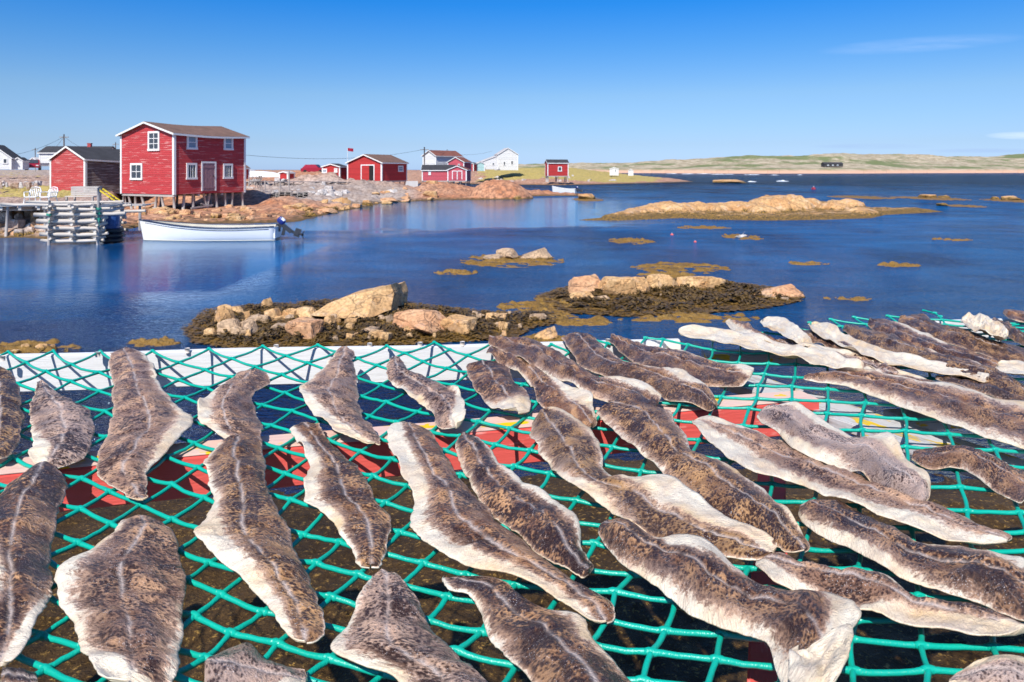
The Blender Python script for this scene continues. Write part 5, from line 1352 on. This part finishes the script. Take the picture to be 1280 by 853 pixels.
# ------------------------------------------------------------------ split drying cod
def catmull(P_, t):
    n = len(P_) - 1; x = t * n; i = min(int(x), n - 1); f = x - i
    p0, p1, p2, p3 = P_[max(i - 1, 0)], P_[i], P_[i + 1], P_[min(i + 2, n)]
    return [.5 * (2 * b + (c - a) * f + (2 * a - 5 * b + 4 * c - d) * f * f + (3 * b - a - 3 * c + d) * f ** 3) for a, b, c, d in zip(p0, p1, p2, p3)]
fid = [0]
def fish(label, secs, dz=0.0, tone=(.5, .5), mid=.5, A=.022, endf=(0, 0), thick=.0042, group='split cod drying on the green net', wrinkle=1.0, bend=0.0, rimw=1.0):
    """secs: cross sections in photo pixels (x1, y1, x2, y2[, flesh1, flesh2]); flesh = share of the width showing pale flesh from either edge"""
    fid[0] += 1; seed = fid[0]
    rows_ = []
    for s_ in secs:
        s_ = list(s_) + [0] * (6 - len(s_))
        a = P(s_[0], s_[1], NETZ + .012 + dz); b = P(s_[2], s_[3], NETZ + .012 + dz)
        rows_.append([a.x, a.y, b.x, b.y, s_[4], s_[5]])
    clen = sum(math.dist([(p[0] + p[2]) / 2, (p[1] + p[3]) / 2], [(q[0] + q[2]) / 2, (q[1] + q[3]) / 2]) for p, q in zip(rows_, rows_[1:]))
    nu = max(24, min(150, int(clen / .0065))); nv = 30
    mids = []; ulen = 0; top_ = []; uvf = []; ton = []; last = None
    cen = None
    off = Vector((seed * 13.7, seed * 5.1, 0))
    for i in range(nu + 1):
        t_ = i / nu
        r_ = catmull(rows_, t_); a = Vector((r_[0], r_[1], 0)); b = Vector((r_[2], r_[3], 0))
        c = a.lerp(b, mid); w = (b - a).length
        if last is not None: ulen += (c - last).length
        last = c
        # rounded, ragged ends
        e = min(1, t_ / .035, (1 - t_) / .035); sh = math.sqrt(max(0, 1 - (1 - e) ** 2)) * .85 + .15
        ctr = (a + b) / 2; ax_ = (b - a).normalized() if w > 1e-6 else Vector((1, 0, 0))
        ja = mn.fractal(off + Vector((ulen * 9, 0, 0)), 1, 2, 4) * .010 + mn.noise(off + Vector((ulen * 42, 0, 0))) * .0028 + mn.noise(off + Vector((ulen * 120, 0, 0))) * .002
        jb = mn.fractal(off + Vector((ulen * 9, 50, 0)), 1, 2, 4) * .010 + mn.noise(off + Vector((ulen * 42, 50, 0))) * .0028 + mn.noise(off + Vector((ulen * 120, 50, 0))) * .002
        a2 = ctr + (a - ctr) * sh + ax_ * ja; b2 = ctr + (b - ctr) * sh + ax_ * jb
        f1, f2 = max(0, r_[4]), max(0, r_[5])
        if f1 < .72: f1 *= .8
        AA = min(A * .82, w * .22) * (.35 + .65 * math.sin(math.pi * min(1, max(0, .06 + t_ * .9))) ** .5)
        zb = bend * math.sin(math.pi * t_) + .006 * mn.noise(off + Vector((ulen * 6, 3, 9)))
        for j in range(nv + 1):
            s_ = j / nv; p = a2.lerp(b2, s_)
            x = (s_ - mid) / (mid if s_ < mid else 1 - mid)          # -1..1 across
            ax = abs(x)
            z = AA * (1 - ax ** 2.1 * (1 - .72 * min(1, (f1 if x < 0 else f2) / .36)))
            # shallow groove flanked by two swells along the back, edge lip where the flesh turns up
            z -= AA * .16 * math.exp(-(x / .10) ** 2)
            q = Vector((ulen, (s_ - mid) * w, 0)) + off
            z += wrinkle * .0060 * (mn.fractal(Vector((q.x * 34, q.y * 9, 0)), 1, 2, 3)) * (1 - ax ** 6)
            z += wrinkle * .011 * mn.fractal(Vector((q.x * 7, q.y * 13, 4)), 1, 2, 3) * (1 - .4 * ax)
            lip = (f1 if x < 0 else f2)
            z += lip * .020 * math.exp(-((ax - 1) / .35) ** 2) * (.6 + .8 * mn.noise(Vector((q.x * 12, 7, x))))
            z += .028 * max(0, mn.noise(Vector((ulen * 8, 11 + (20 if x > 0 else 0), seed)))) * ax ** 4
            top_.append(Vector((p.x, p.y, NETZ + .010 + dz + z + zb + thick * .6)))
            # flesh field, .5 = the border
            m1 = .5 + (f1 - s_) * 3.2 if f1 > .005 else -1; m2 = .5 + (f2 - (1 - s_)) * 3.2 if f2 > .005 else -1
            m3 = .5 + (endf[0] - t_) * 5 if endf[0] > 0 else -1; m4 = .5 + (endf[1] - (1 - t_)) * 5 if endf[1] > 0 else -1
            rimf = .35 + (rimw * .0020 / max(w, .02) - min(s_, 1 - s_)) * 8
            fl = max(m1, m2, m3, m4, rimf)
            uvf.append((ulen, (s_ - mid) * w, max(-1, min(2, fl))))
            ton.append((tone[0], tone[1], 0))
    n = nv + 1; nt = len(top_)
    V_ = list(top_); F_ = []
    for i in range(nu):
        for j in range(nv): F_.append((i*n+j, i*n+j+1, (i+1)*n+j+1, (i+1)*n+j))
    # underside a little inside the edge
    for i in range(nu + 1):
        for j in range(nv + 1):
            p = top_[i * n + j]; x = j / nv; k = min(1, min(x, 1 - x) / .08, min(i, nu - i) / 3 + .01)
            V_.append(Vector((p.x, p.y, p.z - thick * (.55 + .45 * k))))
            q = uvf[i * n + j]; uvf.append((q[0], q[1], 1.6)); ton.append((tone[0], tone[1], .6))
    for i in range(nu):
        for j in range(nv): F_.append((nt+i*n+j, nt+(i+1)*n+j, nt+(i+1)*n+j+1, nt+i*n+j+1))
    for i in range(nu):
        F_.append((i*n, (i+1)*n, nt+(i+1)*n, nt+i*n)); F_.append((i*n+nv, nt+i*n+nv, nt+(i+1)*n+nv, (i+1)*n+nv))
    for j in range(nv):
        F_.append((j, nt+j, nt+j+1, j+1)); F_.append((nu*n+j, nu*n+j+1, nt+nu*n+j+1, nt+nu*n+j))
    c = sum(V_, Vector()) / len(V_); c.z = NETZ
    o = link('split_cod', [v - c for v in V_], F_, M['fish'], None, True, c)
    at = o.data.attributes.new('uvf', 'FLOAT_VECTOR', 'POINT'); at.data.foreach_set('vector', np.array(uvf, np.float32).ravel())
    at = o.data.attributes.new('tone', 'FLOAT_VECTOR', 'POINT'); at.data.foreach_set('vector', np.array(ton, np.float32).ravel())
    return tag(o, label, 'fish', group)

fish('dark brown split cod cut off by the left edge just below the white board', [(-20,462,6,461),(-25,475,18,472),(-28,500,26,500),(-28,530,28,530),(-25,555,20,560),(-15,575,3,576)], tone=(.1,.7))
fish('short grey leaf shaped cod with a cream tail lobe, second from left at the back', [(47,477,57,478),(42,500,80,496),(39,522,105,512),(40,545,118,532,.08),(41,562,113,556,.28),(37,576,101,574,.5),(45,588,72,587,.6)], tone=(.9,.6), A=.030)
fish('broad brown cod with a pale wing like right side, third from left at the back', [(138,441,172,437,0,.1),(137,460,190,456,0,.1),(141,485,198,478,0,.08),(141,505,216,506,0,.05),(138,535,242,524,0,.16),(128,562,233,545,0,.2),(122,583,207,570,0,.16),(128,598,182,592,0,.05),(150,614,184,610),(170,628,186,626)], tone=(.75,.3), mid=.48, A=.028)
fish('twisted cod with a white left lobe lying above the long cod left of the middle', [(300,464,322,463),(288,472,336,477),(268,487,317,492,.1),(248,510,322,518,.28),(250,530,328,535,.26),(270,546,329,550,.2),(283,556,328,558,.3)], tone=(.75,.4), mid=.42)
fish('long brown cod with a wide white left flank, its top under the twisted cod', [(275,550,318,544,.12),(260,575,328,565,.08),(259,610,333,600,.08),(266,645,345,635,.16),(240,680,360,665,.36),(262,703,373,695,.36),(298,732,388,725,.34),(335,758,399,755,.3),(352,785,403,782,.25),(368,802,392,803,.2)], dz=.014, tone=(.25,.3), A=.034)
fish('brown cod tapering to a white pointed tip, hanging from the white board above the middle', [(421,438,440,436),(411,455,443,455,.1),(393,472,446,480,.05),(374,490,448,505,.12),(388,520,455,523,.36),(405,538,466,537,.5),(430,550,474,548,.6),(461,553,476,560,.7)], tone=(.8,.35), A=.026)
fish('mottled brown cod with a scalloped white left edge below the tapering one', [(360,538,392,531,.2),(370,560,408,548,.34),(388,585,434,572,.34),(380,612,455,598,.3),(380,632,469,625,.24),(404,647,483,645,.24),(432,675,484,672,.12),(446,698,480,700,.08),(455,707,477,709)], tone=(.3,.25), mid=.58)
fish('small curved grey brown cod with a cream end near the back middle', [(490,448,500,446),(484,460,508,458),(487,478,520,468),(505,492,548,480,.15),(528,508,572,494,.12,.1),(542,525,582,510,0,.35),(550,535,583,525,0,.6),(562,539,580,535,0,.8)], tone=(.8,.6))
fish('stubby dark cod with a yellowish white end at the back middle', [(585,456,622,450),(584,468,636,458),(592,485,640,474),(604,500,652,486),(616,513,663,500,.25),(630,521,664,515,.8)], tone=(.6,.7), endf=(0,.24))
fish('longest brown cod with a broad white left side, running from the middle to lower right', [(489,535,528,531,.4),(484,556,545,549,.42),(494,586,560,577,.44),(508,612,578,602,.42),(517,635,598,625,.26),(514,665,615,648,.22),(534,690,640,668,.28),(585,717,668,692,.3),(628,728,702,715,.32),(675,744,732,735,.34),(712,763,764,757,.34),(748,782,772,777,.3)], tone=(.55,.35), A=.034, mid=.55)
fish('dark speckled cod with a pale right flank just right of the longest one', [(573,545,586,541),(570,568,604,556,.04,.08),(582,597,628,585,.05,.12),(603,628,655,610,0,.18),(633,658,692,629,0,.16),(668,688,722,656,0,.14),(700,710,728,688,0,.08),(730,724,746,708)], tone=(.55,.75), A=.028)
fish('dark wet cod with a hooked upper tip at the bottom middle', [(548,728,558,720,.2),(558,746,600,722,.12),(590,752,632,733,.06),(606,785,672,757,.05),(625,815,725,775,.05,.12),(645,840,742,805,0,.14),(680,872,785,850),(700,892,810,880)], tone=(.45,.65), A=.028)
fish('triangular grey cod widening downward to a white bottom edge, at the bottom middle', [(462,721,490,717),(461,737,505,733,.05),(443,762,524,757,.06),(428,788,537,784,.08),(414,818,562,811,.14),(450,838,582,832,.24),(490,852,600,850,.2),(510,882,625,875)], tone=(.85,.5), A=.026)
fish('broad dark cod with a pale left shoulder and cream bottom, low at the left', [(158,651,200,650,.1),(142,672,219,668,.14),(112,693,225,695,.12),(72,722,230,722,.2),(73,752,232,752,.14),(88,788,232,788,.12,.03),(105,817,226,817,.1,.05),(118,843,217,850,.5,.08),(125,875,205,878,.9)], tone=(.7,.55), A=.032)
fish('large dark cod curling into a cream edge at the lower left side', [(45,585,62,582),(8,608,82,603),(-18,630,76,630),(-30,665,70,665,.05),(-35,700,67,700,.42),(-35,735,66,735,.48),(-30,765,62,758,.4,.08),(-25,797,40,793,.1,.3),(-15,832,16,836,0,.5)], tone=(.45,.65), A=.034)
fish('pinkish brown piece of cod with a white tip, cut off by the bottom edge', [(254,862,258,824),(270,878,285,811),(300,888,310,803,.1),(330,888,330,817,.35),(360,882,360,831,.5),(385,867,384,837,.7)], tone=(.9,.35))
fish('sliver of dark cod in the bottom left corner', [(0,862,2,836,.2),(25,868,25,836,.2),(48,868,46,838,.3)], tone=(.4,.7))
# right half, back to front
fish('small brown cod tip at the far right corner of the net', [(1253,391,1258,388),(1265,400,1270,389),(1290,404,1292,391)], tone=(.6,.4))
fish('brown cod passing under the crumpled white flap at the far right', [(1238,402,1245,399),(1255,418,1265,408),(1275,430,1285,419),(1300,443,1310,431)], tone=(.2,.5))
fish('brown speckled cod at the back of the pile with its tail towards the far corner', [(1121,402,1128,398),(1132,411,1156,397),(1165,424,1185,409),(1195,434,1210,415),(1228,444,1240,425),(1258,455,1270,433),(1290,466,1300,443)], tone=(.25,.5), A=.030)
fish('crumpled cream piece of fish flesh on top of the pile at the far right', [(1200,405,1208,398,1,1),(1210,415,1225,398,1,1),(1222,421,1240,405,1,1),(1240,427,1256,415,1,1),(1255,430,1261,424,1,1)], dz=.03, tone=(.5,.5), wrinkle=2.5)
fish('brown cod with a thin cream upper edge, second from the back in the pile', [(1084,405,1090,399),(1092,414,1112,402),(1118,428,1140,413,0,.2),(1150,442,1172,428,0,.24),(1185,453,1205,438,0,.06),(1220,461,1240,448),(1248,469,1262,458)], tone=(.4,.5), A=.028)
fish('cream flesh piece at the right edge between two brown fish of the pile', [(1243,465,1250,459,1,1),(1262,475,1275,459,1,1),(1295,484,1302,466,1,1)], dz=.004)
fish('long brown cod running diagonally across the pile to the right edge', [(1052,412,1060,406),(1070,426,1090,413),(1105,440,1128,427),(1150,456,1168,443,0,.1),(1190,468,1212,453,0,.1),(1230,482,1255,468),(1268,499,1290,486),(1300,512,1320,500)], dz=.008, tone=(.15,.4), A=.032)
fish('flat white cod lying flesh side up, blunt head at the far edge of net', [(1009,412,1018,406,1,1),(1020,423,1038,412,1,1),(1050,439,1065,427,1,.8),(1088,454,1100,441,1,.75),(1130,465,1140,452,1,.7),(1175,475,1185,462,1,.7),(1210,481,1220,470,1,.8),(1232,484,1238,479,1,1)], dz=.004, A=.020)
fish('thin dark brown cod squeezed below the flat white one', [(998,419,1004,411),(1030,435,1040,423),(1065,451,1078,439,0,.3),(1095,465,1110,454,.2,.3),(1120,470,1126,464)], tone=(.7,.5), A=.018)
fish('short white cod flesh lobe standing up at the far edge', [(949,408,958,401,1,1),(958,416,982,404,1,1),(978,427,998,417,1,1),(998,437,1012,429,1,.8),(1010,441,1016,437,1,1)], dz=.010, A=.024)
fish('cream cod with a brown upper edge left of the short white lobe', [(907,405,916,400,.6),(909,413,930,404,.65),(925,424,944,413,.65),(950,431,966,424,.6),(976,438,986,432,.5)], tone=(.6,.3), dz=.004)
fish('grey mottled cod whose back shows between the white pieces of the pile', [(960,432,975,425,0,.1),(990,441,1010,432,0,.2),(1040,452,1060,443,.2,.3),(1085,466,1105,458,.3,.3),(1118,474,1126,469)], tone=(.9,.5), A=.016)
fish('long narrow white cod lying flesh side up at the front of the pile', [(846,421,850,414,1,1),(880,431,886,415,1,1),(905,436,911,419,1,1),(940,444,950,426,1,1),(975,452,985,436,1,1),(1010,460,1025,440,1,1),(1045,468,1057,454,1,1),(1077,469,1081,465,1,1)], dz=.006, A=.020)
fish('small dark cod lying along the long pinkish one near the right edge', [(1168,474,1172,469),(1190,482,1200,471),(1225,491,1238,480),(1255,501,1265,487),(1290,511,1300,495)], tone=(.3,.8), dz=.006)
fish('slim white and brown strip of cod between the narrow white cod and the pinkish one', [(1082,469,1086,464),(1110,476,1118,465,0,.4),(1140,481,1148,473,0,.4),(1167,485,1172,479)], tone=(.6,.5), A=.014)
fish('very long cod, pinkish above and brown below, running to the right edge', [(1002,475,1010,469),(1035,480,1050,466,.1),(1072,491,1095,470,.1,.1),(1118,507,1140,478,.1,.16),(1165,526,1190,488,.12,.18),(1215,545,1240,501,.1,.2),(1265,560,1290,513,.08,.2),(1310,577,1330,525)], tone=(.45,.2), A=.034)
fish('brown cod with a torn end at the back right of the middle', [(761,428,766,420),(777,442,795,429,0,.05),(803,460,832,439,0,.1),(845,475,868,447,0,.12),(885,483,905,457,0,.1),(922,483,938,463,0,.5),(937,478,943,468,.3,.8)], tone=(.45,.45), A=.034)
fish('brown cod with a pale fringed right side ending in a frayed tail', [(700,421,735,417),(713,439,748,429),(725,458,770,446,0,.05),(765,473,800,460,0,.08),(810,487,845,468,0,.3),(835,501,866,480,0,.35),(868,507,885,488,0,.06),(890,516,899,505)], tone=(.3,.5), A=.032)
fish('slender brown cod at the back, left one of the two meeting at the board', [(606,441,618,433),(627,456,645,439),(655,473,672,460,.1),(668,493,700,483,0,.2),(680,511,735,497,0,.45),(712,527,742,512,0,.25),(732,538,748,530)], tone=(.6,.5), A=.024)
fish('long grey brown cod leading from the board down into the big leopard spotted one', [(609,429,613,422),(625,438,656,424),(660,456,693,437),(705,479,727,461,.06),(738,496,762,477,.05,.1),(775,508,800,481,0,.3),(815,518,830,502,0,.2)], dz=.012, tone=(.4,.35), A=.030)
fish('big leopard spotted cod stretching across the middle right', [(743,515,776,503),(758,528,822,510,.03),(786,557,845,534,.03,.04),(815,581,868,565,.04,.06),(842,608,905,584,.02,.1),(880,638,938,604,0,.12),(925,661,962,624,0,.12),(965,683,990,654,0,.1),(995,695,1016,688)], dz=.010, tone=(.25,.35), A=.038, mid=.55)
fish('tan spotted cod with a wide white right side, ending in a white tip', [(664,526,690,512,0,.2),(664,546,724,528,.02,.14),(676,569,749,556,.03,.06),(695,594,757,589,.04,.05),(722,620,782,607,.3,.2),(758,640,832,610,.08,.46),(800,669,870,631,0,.48),(850,684,907,659,0,.42),(905,696,946,674,0,.35),(955,703,976,691,0,.6)], dz=.004, tone=(.15,.15), A=.036, mid=.42)
fish('pale cod with a yellowish lower edge and broad cream end, running to the right', [(863,534,872,526,.7,.4),(880,553,905,530,.5,.3),(905,577,945,544,.55,.1),(942,600,985,557,.42),(992,610,1030,579,.2),(1035,629,1085,601,.26),(1080,650,1140,621,.34),(1130,667,1190,639,.5),(1185,683,1235,660,.55),(1247,686,1270,679,.7)], tone=(.75,.1), A=.028, mid=.6)
fish('pinkish cod with a ragged upper edge and dark brown blotches, lying on the pale one', [(944,521,962,510,.1,.1),(955,534,988,510,.05,.1),(975,549,1008,517,.1,.22),(995,566,1035,534,.22,.22),(1028,580,1072,549,.2,.1),(1062,593,1110,551,.05,.28),(1095,611,1134,579,0,.22),(1125,624,1160,603,0,.25),(1152,632,1164,623)], dz=.016, tone=(1.0,.1), A=.030, mid=.5)
fish('grey brown cod with a thin narrow tail entering from the right edge', [(1138,574,1146,565),(1160,585,1172,562),(1195,585,1208,561),(1220,597,1240,572,.05,.05),(1245,613,1268,584),(1278,630,1303,600)], tone=(.6,.4), A=.028)
fish('white edged blue grey cod in front of the pale one, reaching the right edge', [(996,645,1003,633,.1),(1010,665,1042,627,.16),(1045,683,1080,644,.2),(1085,707,1118,664,.24,.05),(1125,728,1150,685,.16,.08),(1165,742,1210,692,.06,.12),(1215,753,1260,702,.03,.2),(1250,769,1295,719,0,.2),(1300,781,1330,745)], tone=(.55,.7), A=.036, dz=.004)
fish('mottled cod with a white head end and a long cream belly, low at the right', [(943,713,950,701,.5),(955,731,976,697,.5,.1),(978,746,1012,710,.34),(1025,756,1052,721,.1),(1065,772,1100,728,.06,.04),(1110,781,1145,749,.5),(1160,796,1195,761,.6),(1210,809,1245,772,.7),(1265,817,1300,794,.75)], tone=(.7,.4), A=.036, mid=.58)
fish('big grey cod with white fringes and a broad cream end, right of the bottom middle', [(746,665,755,653),(755,683,786,654,0,.06),(775,706,816,674,.03,.1),(808,725,850,683,.08,.3),(840,749,888,691,.14,.3),(880,779,920,715,.14,.14),(925,800,963,739,.12,.06),(955,818,1030,743,.1,.06),(968,848,1064,770,.14,.3),(985,885,1078,792,.2,.75)], dz=.014, tone=(.5,.6), A=.042, mid=.5)
fish('cream flap turned up at the near end of the big grey cod', [(985,822,1008,812,1,1),(984,850,1064,800,1,1),(990,880,1062,842,1,1),(1000,905,1040,880,1,1)], dz=.040, A=.016, wrinkle=2.2)
fish('pale piece of cod in the bottom right corner', [(1185,856,1195,845,.3,.2),(1215,866,1230,834,.2,.3),(1245,876,1262,831,.2,.3),(1290,890,1304,832)], tone=(1,.3))
'''
fish('small pale skin flap hanging through the net left of the big grey cod', [(738,658,748,660,1,1),(737,680,752,680,1,1),(740,698,750,698,1,1)], dz=-.015, A=.008)
'''
